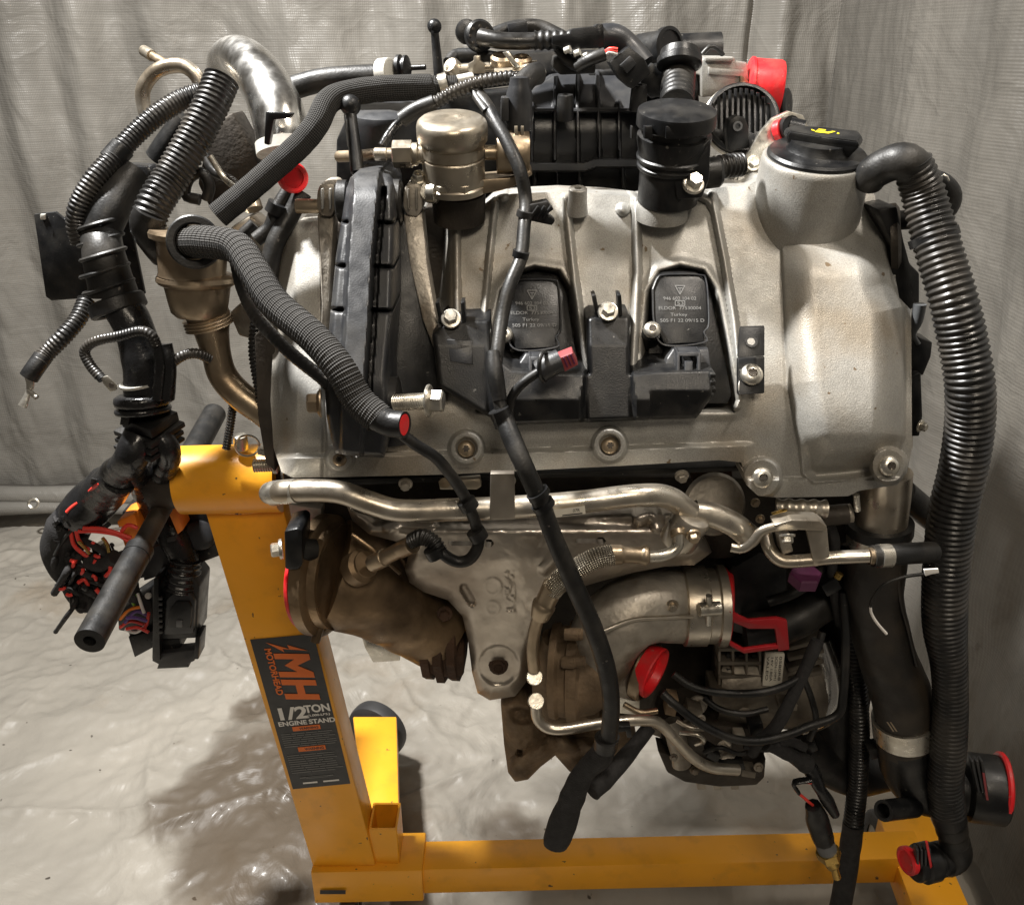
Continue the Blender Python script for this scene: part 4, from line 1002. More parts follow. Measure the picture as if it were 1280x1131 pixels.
# hose clamps left of rail
tube('hose_clamp', [(550, 107, 1.07), (560, 104, 1.07)], 13, M['zinc'], EN); tube('hose_clamp', [(570, 102, 1.07), (590, 98, 1.08)], 7, M['clear'], EN)
# throttle body, grille disc, bracket
th = prism('throttle_body', [(877, 76), (882, 71), (918, 71), (919, 76), (934, 78), (938, 108), (932, 116), (877, 122)], 1.19, .12, M['alu'], EN, 2.5)
prism('throttle_step', [(886, 84), (930, 88), (930, 96), (886, 93)], 1.184, .01, M['alu'], th, 1)
prism('throttle_step', [(882, 72), (917, 72), (917, 77), (882, 77)], 1.183, .02, M['alu'], th, 1)
prism('throttle_lug', [(925, 92), (938, 104), (940, 114), (926, 112)], 1.184, .01, M['bronze'], th, 1)
gd = lathe('grille_disc', (928, 148, 1.14), (-0.05, -0.86, 0.5), [(46, -14), (46, 2), (43, 5), (40, 5), (38, -8), (0.1, -8)], M['plastic'], EN, 44)
lathe('disc_band', (928, 148, 1.14), (-0.05, -0.86, 0.5), [(46.5, -12), (48, -11), (48, -5), (46.5, -4)], M['zinc'], gd, 44, capb=False, capt=False)
for i in range(-5, 6):
    x = 928+i*7; hh = math.sqrt(max(0, 40**2-(i*7)**2))
    prism('grille_slat', rect(x-0.8, 148-hh*0.93, x+0.8, 148+hh*0.5), 1.112, .012, M['plastic'], gd, .3)
prism('ear_bracket', [(908, 165), (912, 150), (922, 144), (932, 148), (936, 160), (938, 185), (912, 190)], 1.085, .02, M['plastic'], EN, 2)
lathe('ear_hole', (922, 158, 1.083), (0, -1, 0.1), [(6, 0), (6, 1.5), (3.5, 1.5), (3.5, 0)], M['grey_plastic'], EN, 16)
lathe('knurled_fitting', (978, 132, 1.24), (0.8, -0.5, 0.1), [(17, -10), (20, -8), (20, 6), (17, 8), (12, 8), (0.1, 6)], M['plastic'], EN, 24)
tube('vacuum_wire', [(878, 68, 1.2), (888, 58, 1.2), (898, 62, 1.2), (904, 70, 1.2)], 3, M['rubber'], EN, segs=8)
# lifting eye
lift = prism('lifting_eye', [(912, 230), (922, 208), (936, 190), (950, 166), (966, 148), (986, 139), (1004, 144), (1011, 160), (1000, 182), (972, 190), (960, 205), (956, 226)], 1.075, .008, M['zinc'], EN, 1)
tube('eye_plug', [(978, 163, 1.075), (990, 160, 1.06)], 15, M['rubber'], EN)
tube('eye_plug', [(986, 160, 1.06), (1004, 164, 1.055)], 13, M['plastic'], EN)
lathe('eye_disc', (1054, 188, 1.03), (0.1, -0.7, 0.7), [(21, -5), (21, 3), (18, 5), (0.1, 5)], M['plastic'], EN, 28)
bolt((941, 205, 1.07), 10, (0, -0.9, 0.4), None, lift); bolt((925, 228, 1.065), 9, (0, -0.9, 0.4), M['alu'], lift)
# ------------------------------------------------------------------ left end: belt cover, pipes, sleeved hoses
BC = [(433, 236), (438, 222), (446, 215), (476, 213), (488, 218), (492, 230), (493, 300), (490, 400), (484, 470), (486, 540), (480, 572), (440, 570), (418, 566), (408, 520), (406, 480), (411, 412), (420, 320)]
BCT = smooth_tab([150, 205, 240, 400, 480, 640], [1.06, 0.965, 0.918, 0.83, 0.792, 0.775], 9)
def bc_depth(x, y):
    Y = BCT(y)
    xl = np.interp(y, [214, 236, 320, 412, 480, 570], [440, 440, 434, 430, 426, 426]); xr = np.interp(y, [214, 236, 320, 412, 480, 570], [476, 474, 466, 461, 456, 452])
    d = np.maximum(xl-x, x-xr)
    h = 0.022*sst(3, -3, d)
    # slim gap behind the strip on its right side
    g = sst(0, 2, x-xr-2)*sst(0, 2, xr+10-x)*sst(232, 240, y)*sst(520, 510, y)
    h = h-0.03*g
    for yy in (278, 333, 388):
        n = np.exp(-((y-yy-(x-450)*0.03)/2.2)**2)*sst(-1, 2, d)
        h = h-0.016*n
    e = sd_poly(x, y, BC)
    return Y-h+0.010*np.clip((e+7)/7, 0, 1)**2
relief('belt_cover', BC, bc_depth, M['plastic_grey'], EN, cell=1.6, thick=0.075)
prism('belt_side_shade', [(484, 300), (498, 262), (512, 290), (530, 380), (545, 430), (556, 480), (530, 530), (512, 556), (484, 560), (480, 480)], [.95,.96,.95,.92,.905,.885,.87,.855,.85,.88], .05, M['plastic'], EN, 2)  # side wall of the belt cover, widened in black to paint the valley's shade
# bushing discs and arms at the top
for x, r, xx in ((424, 26, 1), (490, 27, 1)):
    lathe('bushing', (x-2, 252, 0.955), (1, 0, 0), [(r-3, 0), (r, 2), (r, 13), (r-3, 15)], M['rubber'], EN, 36)
def knuckle(x, s):
    k = prism('mount_knuckle', [(x-12, 240), (x-8, 230), (x+8, 229), (x+13, 238), (x+12, 262), (x+6, 272), (x-8, 270), (x-13, 258)], .95, .05, M['alu_dirty'], EN, 4)
    prism('knuckle_rib', rect(x-7, 236, x-4, 262), .944, .01, M['alu'], k, 1); prism('knuckle_rib', rect(x+3, 236, x+6, 262), .944, .01, M['alu'], k, 1)
knuckle(408, -1); knuckle(516, 1)
lathe('pivot_pin', (386, 258, .965), (1, 0, 0), [(8, -16), (9, -14), (9, 20), (0.1, 20)], M['bronze'], EN, 20)
prism('mount_arm', [(504, 268), (528, 266), (534, 330), (546, 400), (556, 440), (544, 442), (528, 400), (512, 330)], [.955, .955, .935, .905, .885, .885, .905, .935], .03, M['alu_dirty'], EN, 3)
prism('mount_arm', [(396, 268), (418, 266), (410, 400), (404, 470), (398, 470), (402, 380)], [.96, .96, .90, .87, .87, .90], .03, M['alu_dirty'], EN, 3)
bolt((524, 226, .96), 11, (0, -.5, .85)); lathe('collar', (540, 241, .95), (1, -.3, 0), [(10, -6), (13, -4), (13, 6), (10, 8), (0.1, 8)], M['zinc'], EN, 24)
# big flange bolt through the cover
tube('bolt_shank', [(494, 503, .80), (534, 501, .79)], 10, M['zinc'], EN, corr=3.2, amp=.07, segs=20)
fb = lathe('flange_bolt', (534, 501, .79), (1, -.15, .03), [(20, 0), (21, 2), (20, 4), (13, 6)], M['zinc'], EN, 28)
lathe('head', (534, 501, .79), (1, -.15, .03), [(14, 4), (14.5, 6), (14.5, 19), (12, 21), (0.1, 21)], M['zinc'], fb, 6, 20, ref=.5)
fb = lathe('flange_bolt', (402, 504, .80), (-1, -.15, .03), [(18, 0), (18.5, 2), (12, 6)], M['bronze'], EN, 28)
lathe('head', (402, 504, .80), (-1, -.15, .03), [(13, 4), (13, 16), (11, 18), (0.1, 18)], M['bronze'], fb, 6, 20, ref=.5)
lathe('pulley_boss', (500, 500, .82), (1, 0, 0), [(30, -12), (30, -2), (24, 0), (0.1, 0)], M['plastic'], EN, 36)
# dark rear flange plate at far left of engine
prism('rear_plate', [(318, 420), (336, 400), (344, 440), (338, 500), (344, 590), (332, 580), (322, 520)], .93, .05, M['block'], EN, 2)
prism('rear_casting', [(330, 320), (352, 300), (410, 280), (540, 262), (560, 300), (560, 560), (350, 570), (338, 480)], 1.02, .08, M['block'], EN, 4)

# ball-ended posts
for pts, r, br in (([(543, 36, 1.2), (549, 100, 1.2)], 6.5, 9), ([(438, 136, 1.0), (447, 216, .97)], 9, 13)):
    rd = tube('ball_post', [pts[0]+(r*.75,), pts[1]+(r,)], r, M['plastic'], EN, segs=20)
    x, y, Y = pts[0]
    lathe('ball', (x, y-br*.3, Y), (0, -.1, 1), [(br*math.cos(a), br*math.sin(a)) for a in np.linspace(-1.45, 1.5, 12)], M['plastic'], rd, 24, 60)

# chrome intake elbow
tube('polished_pipe', [(276, 92, 1.28, 18), (284, 76, 1.24, 23), (302, 74, 1.19, 27), (326, 98, 1.13, 31), (344, 132, 1.09, 33), (352, 165, 1.07, 33), (354, 192, 1.06, 31)], 30, M['chrome'], EN, segs=36, hollow=.9)
tube('pipe_lip', [(353, 178, 1.055), (355, 192, 1.05)], 34, M['clear'], EN, segs=36, flat=.9)
prism('hose_clip', [(332, 140), (366, 142), (362, 148), (342, 150), (336, 182), (330, 180)], 1.01, .012, M['plastic'], EN, 1)
# bent silver pipe and tan stub
tube('bent_pipe', [(190, 158, 1.2), (181, 138, 1.2), (179, 112, 1.2), (196, 89, 1.2), (224, 82, 1.2), (243, 92, 1.2), (254, 112, 1.2)], 9, M['alu_pipe'], EN, segs=20)
st = tube('stub_pipe', [(180, 64, 1.26), (210, 82, 1.22)], 5.5, M['bronze'], EN)
tube('stub_collar', [(180, 64, 1.26), (190, 70, 1.245)], 7, M['brass'], st)
# smooth black pipe to the rear right, clear ring, discs
tube('rear_hose', [(360, 112, 1.13), (400, 101, 1.13), (440, 97, 1.13), (482, 95, 1.13)], 14, M['rubber'], EN)
lathe('clear_ring', (474, 92, 1.13), (1, -.4, .1), [(14, 0), (17, 2), (17, 16), (14, 18)], M['clear'], EN, 28)
dd = lathe('valve_disc', (496, 86, 1.14), (1, -.25, .05), [(7, -14), (7, 0), (16, 2), (16, 6), (12, 8), (12, 10), (15, 11), (15, 14), (5, 18), (3.2, 20), (3.2, 38), (0.1, 39)], M['plastic'], EN, 28)
# corrugated conduits
tube('conduit', [(252, 116, 1.12), (225, 126, 1.11), (195, 145, 1.09), (165, 172, 1.07), (142, 198, 1.05)], 12.5, M['conduit'], EN, corr=5.2, amp=.06, segs=20)
tube('conduit', [(142, 198, 1.05), (118, 224, 1.03), (100, 255, 1.02), (96, 280, 1.02), (102, 304, 1.02)], 12.5, M['conduit'], EN, corr=5.2, amp=.06, segs=20)
tube('conduit_joint', [(154, 184, 1.06), (138, 202, 1.05)], 15, M['plastic'], EN)
tube('conduit', [(277, 100, 1.08), (262, 135, 1.06), (240, 178, 1.04), (214, 222, 1.02), (194, 254, 1.0), (184, 280, .99)], 21, M['conduit'], EN, corr=6.4, amp=.055, segs=28)
tube('conduit_end', [(188, 266, .985), (183, 284, .985), (196, 304, .99), (206, 316, 1.0)], 20, M['conduit'], EN, segs=28)
# taped flat sheath behind conduit
prism('rubber_sheath', [(148, 206), (186, 208), (194, 220), (180, 238), (158, 262), (140, 276), (112, 268), (118, 246)], 1.1, .03, M['tape'], EN, 4)
tube('rubber_pipe', [(198, 200, 1.15), (215, 175, 1.15), (234, 150, 1.15)], 17, M['rubber'], EN)
# dark clutter of small hoses between
prism('rear_bracket', [(262, 160), (290, 140), (318, 190), (330, 230), (300, 270), (262, 262), (246, 230)], 1.14, .05, M['block'], EN, 5)
tube('small_hose', [(250, 250, 1.05), (232, 244, 1.05), (236, 224, 1.05), (252, 216, 1.05), (262, 232, 1.05), (258, 250, 1.05)], 7, M['rubber'], EN)
tube('small_hose', [(256, 195, 1.08), (268, 215, 1.07), (292, 228, 1.06), (300, 250, 1.05)], 6, M['conduit'], EN)
tube('small_pipe', [(262, 195, 1.06), (280, 222, 1.06), (296, 236, 1.05)], 4, M['zinc'], EN, segs=10)
tube('sensor_body', [(310, 238, 1.03), (318, 262, 1.02)], 11, M['gold' if False else 'brass'], EN)
tube('small_hose', [(362, 236, 1.0), (346, 262, .99), (338, 284, .985), (320, 300, .98)], 9, M['rubber'], EN)
tube('small_hose', [(378, 240, 1.0), (362, 270, .99), (344, 305, .975), (334, 350, .965), (326, 400, .96)], 12, M['rubber'], EN)
tube('hose_band', [(347, 254, .985), (342, 266, .985)], 12, M['plastic'], EN)
prism('pale_housing', [(286, 286), (312, 270), (334, 286), (328, 330), (306, 340), (290, 320)], 1.02, .04, M['alu_pipe'], EN, 4)
tube('hose_bend', [(296, 330, .99), (300, 300, .99), (318, 280, .995)], 8, M['rubber'], EN)
tube('vertical_conduit', [(320, 400, .95), (318, 440, .95), (324, 480, .95), (330, 510, .95)], 7, M['conduit'], EN, corr=5, amp=.12)
tube('vertical_conduit', [(292, 500, 1.0), (288, 530, 1.0), (283, 560, 1.0)], 5, M['conduit'], EN, corr=4, amp=.12)
prism('green_casting', [(286, 392), (300, 380), (318, 396), (316, 425), (298, 420)], 1.0, .03, M['alu_dirty'], EN, 3)
# tan coolant flange and elbow
FL = (240, 290, .99)
fl_ = lathe('coolant_flange', (240, 292, .985), (-.10, -.12, -1), [(0.1, -2), (50, -2), (52, 2), (51, 8), (43, 12), (41, 50), (42, 54)], M['bronze'], EN, 48)
lathe('flange_ring', (246, 346, .985), (-.04, -.12, -1), [(42, -4), (48, 0), (49, 5), (46, 9), (40, 12), (37, 30), (34, 44), (28, 50)], M['bronze'], fl_, 48)
tube('coolant_elbow', [(256, 384, .985, 27), (262, 400, .985, 26), (264, 412, .985, 22), (270, 440, .985, 18), (278, 468, .985, 18), (298, 492, .98, 18), (336, 520, .975, 18)], 18, M['bronze'], EN, segs=28)
tube('weld_ring', [(258, 396, .985), (262, 408, .985)], 29, M['bronze'], EN, corr=5, amp=.04, segs=28)
# black ring plug in the flange, with sleeve hoses running through
def ring_plug(p, ax, r0, r1, h, m, name, parent):
    return lathe(name, p, ax, [(r1, -h), (r0-2, -h), (r0, -h+2), (r0, h-2), (r0-2, h), (r1+2, h), (r1, h-2), (r1, -h)], m, parent, 44, 40, capb=False, capt=False)
ring_plug((243, 303, .925), (.25, -.93, .25), 33, 22, 10, M['rubber'], 'ring_plug', EN)
tube('sleeved_hose', [(572, 104, 1.07, 9), (548, 107, 1.07, 11), (538, 109, 1.07, 15), (510, 110, 1.06), (470, 112, 1.04), (432, 118, 1.02), (410, 128, .995), (396, 155, .975), (376, 180, .965), (345, 208, .955), (308, 240, .945), (272, 270, .935)], 15.5, M['braid_fine'], EN, segs=28, step=3, rough=.01)
HD = [(238, 303, .93), (262, 303, .90), (296, 310, .875), (318, 340, .845), (344, 380, .81), (392, 422, .775), (424, 460, .755), (448, 500, .745), (474, 524, .735)]
tube('sleeved_hose', HD, 20, M['braid'], EN, corr=4.6, amp=.018, segs=30)
tube('shrink_sleeve', [(468, 520, .735), (488, 529, .73), (506, 531, .725)], 17, M['rubber'], EN, segs=28, hollow=.8)
tube('red_core', [(498, 530, .727), (505.5, 531, .725)], 13.8, M['red'], EN, segs=24)
tube('thin_hose', [(296, 330, .92), (304, 362, .90), (322, 398, .87), (362, 440, .83), (404, 474, .805), (430, 500, .80)], 8.5, M['conduit'], EN, corr=9, amp=.02)
tube('loom_cable', [(496, 538, .73), (520, 556, .735), (545, 572, .745), (562, 592, .755), (576, 612, .765), (586, 632, .775), (596, 660, .785), (598, 680, .785), (588, 698, .785), (572, 702, .785), (556, 694, .785), (545, 682, .79)], 7.5, M['rubber'], EN)
for x, y, Y in ((585, 630, .77), (597, 668, .782), (543, 690, .785)):
    tube('cable_clip', [(x-3, y-5, Y), (x+3, y+5, Y)], 12, M['plastic'], EN)
# ------------------------------------------------------------------ lower engine: block, coolant pipe, shield, turbo, alternator
prism('cylinder_head', [(352, 590), (1120, 600), (1125, 640), (1040, 690), (900, 700), (600, 690), (400, 660), (356, 630)], .95, .2, M['block'], EN, 5)
prism('engine_block', [(560, 660), (1060, 640), (1080, 700), (1050, 860), (1010, 905), (900, 935), (800, 905), (690, 880), (600, 830), (570, 760)], 1.02, .18, M['block'], EN, 6)
prism('bell_housing', [(400, 640), (600, 650), (610, 780), (520, 790), (430, 740)], 1.03, .15, M['block'], EN, 6)
# gasket strip and studs below the cover
prism('gasket_strip', [(420, 600), (925, 583), (925, 589), (420, 607)], .87, .05, M['rubber'], EN, 1)
for x, y in ((507, 604), (636, 600), (852, 594)): bolt((x, y, .86), 9, (0, -.9, -.2), M['alu_dirty'])
prism('tab', [(548, 602), (600, 598), (602, 608), (596, 612), (550, 612)], .855, .01, M['brass'], EN, 1)
lathe('tab_bolt', (556, 603, .85), (0, -1, .1), [(7, 0), (7, 2), (0.1, 3)], M['bronze'], EN, 16)
prism('red_lamp', [(862, 590), (915, 588), (918, 612), (870, 614)], .92, .02, M['rust'], EN, 2)
# coolant pipe along the head
cp_ = tube('coolant_pipe', [(342, 618, .835), (356, 614, .82), (395, 613, .815), (428, 616, .81), (462, 628, .805), (500, 638, .803), (560, 637, .803), (640, 634, .803), (720, 628, .803), (800, 619, .806), (836, 622, .815), (862, 640, .825)], 14.5, M['alu_pipe'], EN, segs=28, step=4)
tube('pipe_end', [(335, 617, .84, 11), (341, 616, .83, 15), (372, 613.5, .8165, 15.6)], 15, M['zinc'], cp_, segs=28)
prism('pipe_strap', [(613, 592), (643, 592), (644, 649), (612, 650)], .785, .008, M['shield'], EN, 1)
decal('barcode_label', [(692, 637), (731, 632), (732, 642), (693, 647)], .786, M['cream'], cp_)
text_px('lettering', '07R', (716, 640), (1, -.1), (0, -1), .7852, M['ink'], cp_, 4)
decal('barcode_lines', [(703, 643.5), (728, 640.6), (728, 642), (703, 645)], .7856, M['ink'], cp_)
un = lathe('pipe_union', (852, 668, .82), (.35, -.1, .9), [(22, -14), (24, -10), (24, 26), (22, 30), (17, 32), (0.1, 32)], M['alu_pipe'], EN, 36)
tube('coolant_pipe', [(868, 640, .83), (892, 644, .83), (918, 656, .83), (938, 672, .84)], 15.5, M['alu_pipe'], EN, segs=24, hollow=.7)
bolt((866, 668, .80), 10, (.1, -.9, -.3), M['bronze'])
lathe('banjo', (846, 664, .80), (.1, -.8, -.5), [(7, -2), (9, 0), (9, 6), (0.1, 7)], M['bronze'], EN, 20)
lathe('cover_disc', (893, 630, .90), (.1, -.9, .35), [(38, -6), (40, 0), (36, 5), (0.1, 6)], M['alu_dirty'], EN, 36)
# heat shield
SH = [(432, 628), (470, 646), (600, 650), (700, 646), (800, 640), (842, 640), (876, 664), (890, 690), (868, 706), (830, 708), (790, 716), (752, 726), (706, 740), (686, 756), (674, 790), (664, 826), (658, 852), (644, 870), (612, 875), (597, 866), (590, 840), (585, 800), (578, 770), (560, 750), (530, 740), (512, 728), (506, 712), (512, 690), (500, 678), (462, 668), (440, 650)]
SHT = smooth_tab([560, 640, 655, 664, 700, 760, 940], [.832, .838, .848, .834, .838, .862, .92], 3)
def sh_depth(x, y):
    Y = SHT(y)
    Y = Y+0.03*((x-620)/240.)**2
    d = sd_poly(x, y, SH)
    Y = Y+0.016*np.clip((d+16)/16, 0, 1)**2                      # rolled edge
    rr_ = np.clip(np.hypot(x-623, y-831)/27., 0, 1)
    Y = Y+0.004*(1-sst(.82, 1, rr_))
    for pts, w, h in (([(486, 660), (500, 652), (540, 652)], 9, .010), ([(700, 690), (680, 712)], 8, .006), ([(800, 648), (816, 640), (822, 656)], 10, .012), ([(580, 735), (590, 752)], 6, -.006)):
        Y = Y-rib(x, y, pts, w, h)
    Y = Y+0.0035*(fbm(x/34, y/34, 4)-.5)+0.0012*(fbm(x/9, y/9, 6)-.5)
    Y = Y-0.0014*(vnoise(x/2.2, y/2.2, 71) > .55)*sst(6.5, 5, np.abs(x-637-(y-740)*.06))*sst(27, 25, np.abs(y-740))
    # pressed emblem rings and lettering
    for ex, ey, r in ((616, 733, 10), (616, 760, 8)):
        q = np.hypot(x-ex, y-ey); Y = Y-0.0011*np.exp(-((q-r)/1.3)**2)
    return Y
def slot(x0, x1, y, r): return [(x0, y-2), (x0+2, y-3), (x1-8, y-3), (x1-6, y-r), (x1, y-r), (x1+4, y), (x1, y+r), (x1-6, y+r), (x1-8, y+3), (x0+2, y+3), (x0, y+2)]
shield = relief('heat_shield', SH, sh_depth, M['shield'], EN, cell=1.8, thick=.012, holes=(slot(560, 614, 679, 5), slot(720, 754, 676, 4.5)))
lathe('shield_bolt', (623, 831, sh_depth(np.array(623.), np.array(831.))), (0, -.95, .2), [(13, -3), (12, 3), (9, 4), (9, 9), (6, 10), (5, 7), (0.1, 7)], M['rust'], EN, 12)
# downpipe flange + catalyst body, oxygen sensor
dp = lathe('exhaust_flange', (404, 718, .90), (1, -.28, .05), [(0.1, -8), (70, -8), (76, -6), (76, 8), (72, 10), (66, 12), (64, 22), (66, 26)], M['exhaust'], EN, 56)
tube('downpipe', [(418, 714, .905, 66), (446, 722, .91, 68), (484, 744, .92, 62), (520, 768, .93, 56), (552, 786, .94, 50)], 60, M['exhaust'], EN, segs=48, rough=.012, wob=.02)
for i, (x, r) in enumerate(((540, 50), (556, 54), (572, 52))): lathe('rusty_flange', (x, 798, .935), (1, -.12, .03), [(r-4, -6), (r, -5), (r, 5), (r-4, 6)], M['rust'], EN, 8 if i == 1 else 12, 20)
prism('flange_lug', [(530, 818), (552, 822), (580, 820), (580, 846), (548, 848), (528, 838)], .89, .06, M['rust'], EN, 4)
bolt((556, 766, .885), 10, (0, -1, .1), M['rust'])
tube('flange_stud', [(402, 776, .86), (398, 788, .855), (394, 802, .85)], 6, M['exhaust'], EN); prism('stud_lug', [(396, 756), (420, 762), (422, 788), (404, 792), (396, 776)], .865, .03, M['exhaust'], EN, 2)
lathe('sensor_boss', (452, 708, .85), at(515, 680, .80)-at(470, 702, .83), [(22, -14), (22, 4), (17, 8), (17, 12)], M['exhaust'], EN, 28)
o2 = tube('oxygen_sensor', [(466, 704, .833, 11), (480, 697, .823, 11.5), (482, 696, .822, 10), (500, 687, .812, 10), (502, 686, .811, 11.5), (516, 680, .80, 11.5)], 11, M['bronze'], EN, segs=20, step=2)
tube('sensor_boot', [(514, 676, .80, 9), (528, 671, .795), (542, 678, .79), (550, 690, .786)], 10, M['conduit'], EN, corr=4.2, amp=.1)
# rubber mount on the left
mt = tube('rubber_mount', [(392, 688, .87), (372, 687, .86)], 15, M['rubber'], EN, segs=24)
prism('mount_cap', [(355, 664), (372, 660), (378, 664), (378, 706), (372, 713), (356, 712)], .84, .045, M['plastic'], EN, 3)
bolt((353, 686, .85), 13, (-1, -.25, 0)); prism('mount_backing', [(360, 630), (402, 636), (400, 690), (372, 690)], .93, .06, M['alu_dirty'], EN, 3)
# pale heat shield edge behind the downpipe
prism('rear_shield', [(444, 772), (452, 776), (462, 800), (498, 806), (500, 826), (466, 828), (456, 810)], 1.0, .02, M['zinc'], EN, 1.5)
prism('rear_shield', [(460, 796), (500, 790), (500, 822), (470, 824)], 1.02, .03, M['alu_dirty'], EN, 2)
# turbo: compressor outlet, collar, volute
tube('compressor_pipe', [(880, 757, .93, 46), (850, 757, .92, 46), (815, 758, .90, 45), (788, 766, .89, 45), (764, 786, .885, 46), (750, 812, .885, 44), (742, 835, .89, 40)], 45, M['alu_dirty'], EN, segs=40, rough=.006)
col = lathe('compressor_collar', (852, 757, .915), (1, -.02, .02), [(46, 0), (50, 2), (50, 28), (47, 30), (47, 40), (51, 42), (51, 52), (44, 54), (42, 48), (0.1, 48)], M['alu_pipe'], EN, 44)
bolt((840, 756, .868), 8, (0, -1, 0), M['alu_pipe']); tube('clamp_screw', [(874, 762, .862), (900, 760, .865)], 9, M['zinc'], EN); tube('clamp_screw', [(886, 744, .862), (886, 780, .865)], 4, M['zinc'], EN)
tube('casting_seam', [(752, 790, .83), (790, 775, .845), (830, 772, .857), (870, 770, .872)], 3, M['alu_pipe'], EN)
vol = lathe('volute', (698, 838, .885), (1, -.15, .05), [(46, -10), (58, -8), (60, 0), (56, 4), (56, 12), (62, 14), (62, 26), (54, 30), (50, 46), (40, 60)], M['rustalu'], EN, 44)
for a in range(7):
    t = a*0.9; lathe('volute_boss', (716+6*math.sin(t), 838+52*math.cos(t)*.97, .885-.048*abs(math.sin(t))-0.004), (1, -.15, .05), [(7, -8), (8, -6), (8, 8), (6, 10), (0.1, 10)], M['rustalu'], vol, 10)
tube('turbine_snail', [(736, 880, .88), (705, 890, .89), (690, 870, .90), (690, 830, .90), (700, 800, .90)], 24, M['rustalu'], EN, rough=.04)
tube('inlet_neck', [(770, 830, .92), (800, 838, .90)], 38, M['alu_dirty'], EN, segs=36)
ring_plug((806, 838, .895), (.85, -.5, -.12), 38, 32, 8, M['bronze'], 'inlet_ring', EN)
prism('turbo_bracket', [(760, 850), (800, 856), (800, 894), (770, 892)], .90, .03, M['zinc'], EN, 2)
# flexible oil feed
tube('oil_feed', [(848, 666, .80), (846, 684, .795), (830, 694, .79), (806, 696, .785)], 7.5, M['zinc'], EN)
ft = tube('hose_fitting', [(812, 694, .786, 10), (808, 694, .786, 13), (803, 694, .785, 13), (800, 694, .785, 11), (780, 693, .782, 11), (777, 693, .782, 13), (770, 693, .781, 13), (762, 693, .78, 13)], 12, M['bronze'], EN, step=2, segs=20)
tube('braided_hose', [(766, 693, .78), (745, 698, .778), (722, 710, .776), (702, 724, .776), (690, 738, .778)], 13.5, M['steelbraid'], EN, segs=24, step=3)
tube('hose_fitting', [(692, 732, .778, 14), (682, 752, .78, 13), (680, 756, .78, 15), (675, 770, .782, 12)], 13, M['bronze'], EN, step=2, segs=20)
tube('oil_feed', [(674, 768, .785), (668, 790, .79), (666, 812, .795), (668, 836, .80)], 8, M['bronze'], EN)
lathe('flat_plug', (668, 846, .80), (.1, -.75, .65), [(8, -8), (10.5, -1), (10.5, 2), (9.5, 3), (0.1, 3)], M['zinc'], EN, 20)
tube('oil_return', [(670, 880, .80), (672, 898, .80), (684, 909, .80), (706, 911, .80), (750, 904, .81), (800, 900, .82), (824, 904, .83), (846, 926, .84), (868, 948, .85), (890, 959, .86), (922, 962, .87)], 7, M['alu_pipe'], EN, segs=20)
lathe('flat_plug', (670, 876, .80), (.1, -.75, .65), [(8, -6), (10.5, -1), (10.5, 2), (9.5, 3), (0.1, 3)], M['zinc'], EN, 20)
# cast bracket at the bottom
BRK = [(626, 880), (640, 874), (660, 880), (676, 896), (700, 908), (748, 902), (768, 920), (772, 940), (752, 958), (736, 968), (712, 964), (694, 944), (676, 958), (660, 974), (644, 977), (635, 965), (630, 930)]
def brk_depth(x, y):
    Y = .93+0.02*np.sin(x/22)+.03*(fbm(x/26, y/26, 12)-.5)
    e = sd_poly(x, y, BRK)
    Y = Y+.012*np.clip((e+9)/9, 0, 1)**2+0.012*sst(14, 6, np.hypot((x-652)*.8, y-893))
    for pts, w, h in (([(640, 960), (690, 930), (760, 935)], 12, .016), ([(700, 912), (720, 950)], 10, .014)): Y = Y-rib(x, y, pts, w, h)
    return Y+.02*sst(4.5, 3, np.hypot(x-650, y-941))
relief('cast_bracket', BRK, brk_depth, M['rustalu'], EN, cell=2.0, thick=.06)
prism('oil_pan', [(700, 905), (770, 900), (800, 935), (780, 955), (740, 950)], 1.0, .1, M['rustalu'], EN, 5)
# oil filter housing bottom
OF = [(828, 925), (830, 950), (838, 966), (860, 975), (900, 979), (944, 978), (955, 968), (957, 935), (950, 912), (880, 905), (835, 908)]
prism('filter_flange', OF, .93, .08, M['block'], EN, 5)
prism('filter_rim', [(822, 938), (834, 966), (856, 978), (900, 984), (946, 982), (956, 972), (958, 948), (948, 964), (900, 966), (858, 960), (840, 944)], .915, .03, M['block'], EN, 3)
for x in (872, 892, 914): prism('rim_lug', rect(x, 979, x+10, 987), .92, .02, M['alu_dirty'], EN, 1)
lathe('sensor_boss', (910, 952, .90), (0, -.8, .6), [(13, -8), (13, 0), (9, 3), (5, 3), (4, 0), (0.1, 0)], M['alu_dirty'], EN, 24)
tube('lower_pipe', [(838, 900, .92), (846, 925, .91), (852, 955, .905)], 12, M['alu_dirty'], EN, rough=.03)
prism('clamp_band', [(896, 956), (930, 954), (934, 968), (898, 970)], .89, .02, M['plastic'], EN, 1)
tube('wire', [(850, 915, .87), (872, 918, .86), (880, 926, .86), (870, 930, .87)], 3, M['zinc'], EN, segs=8)
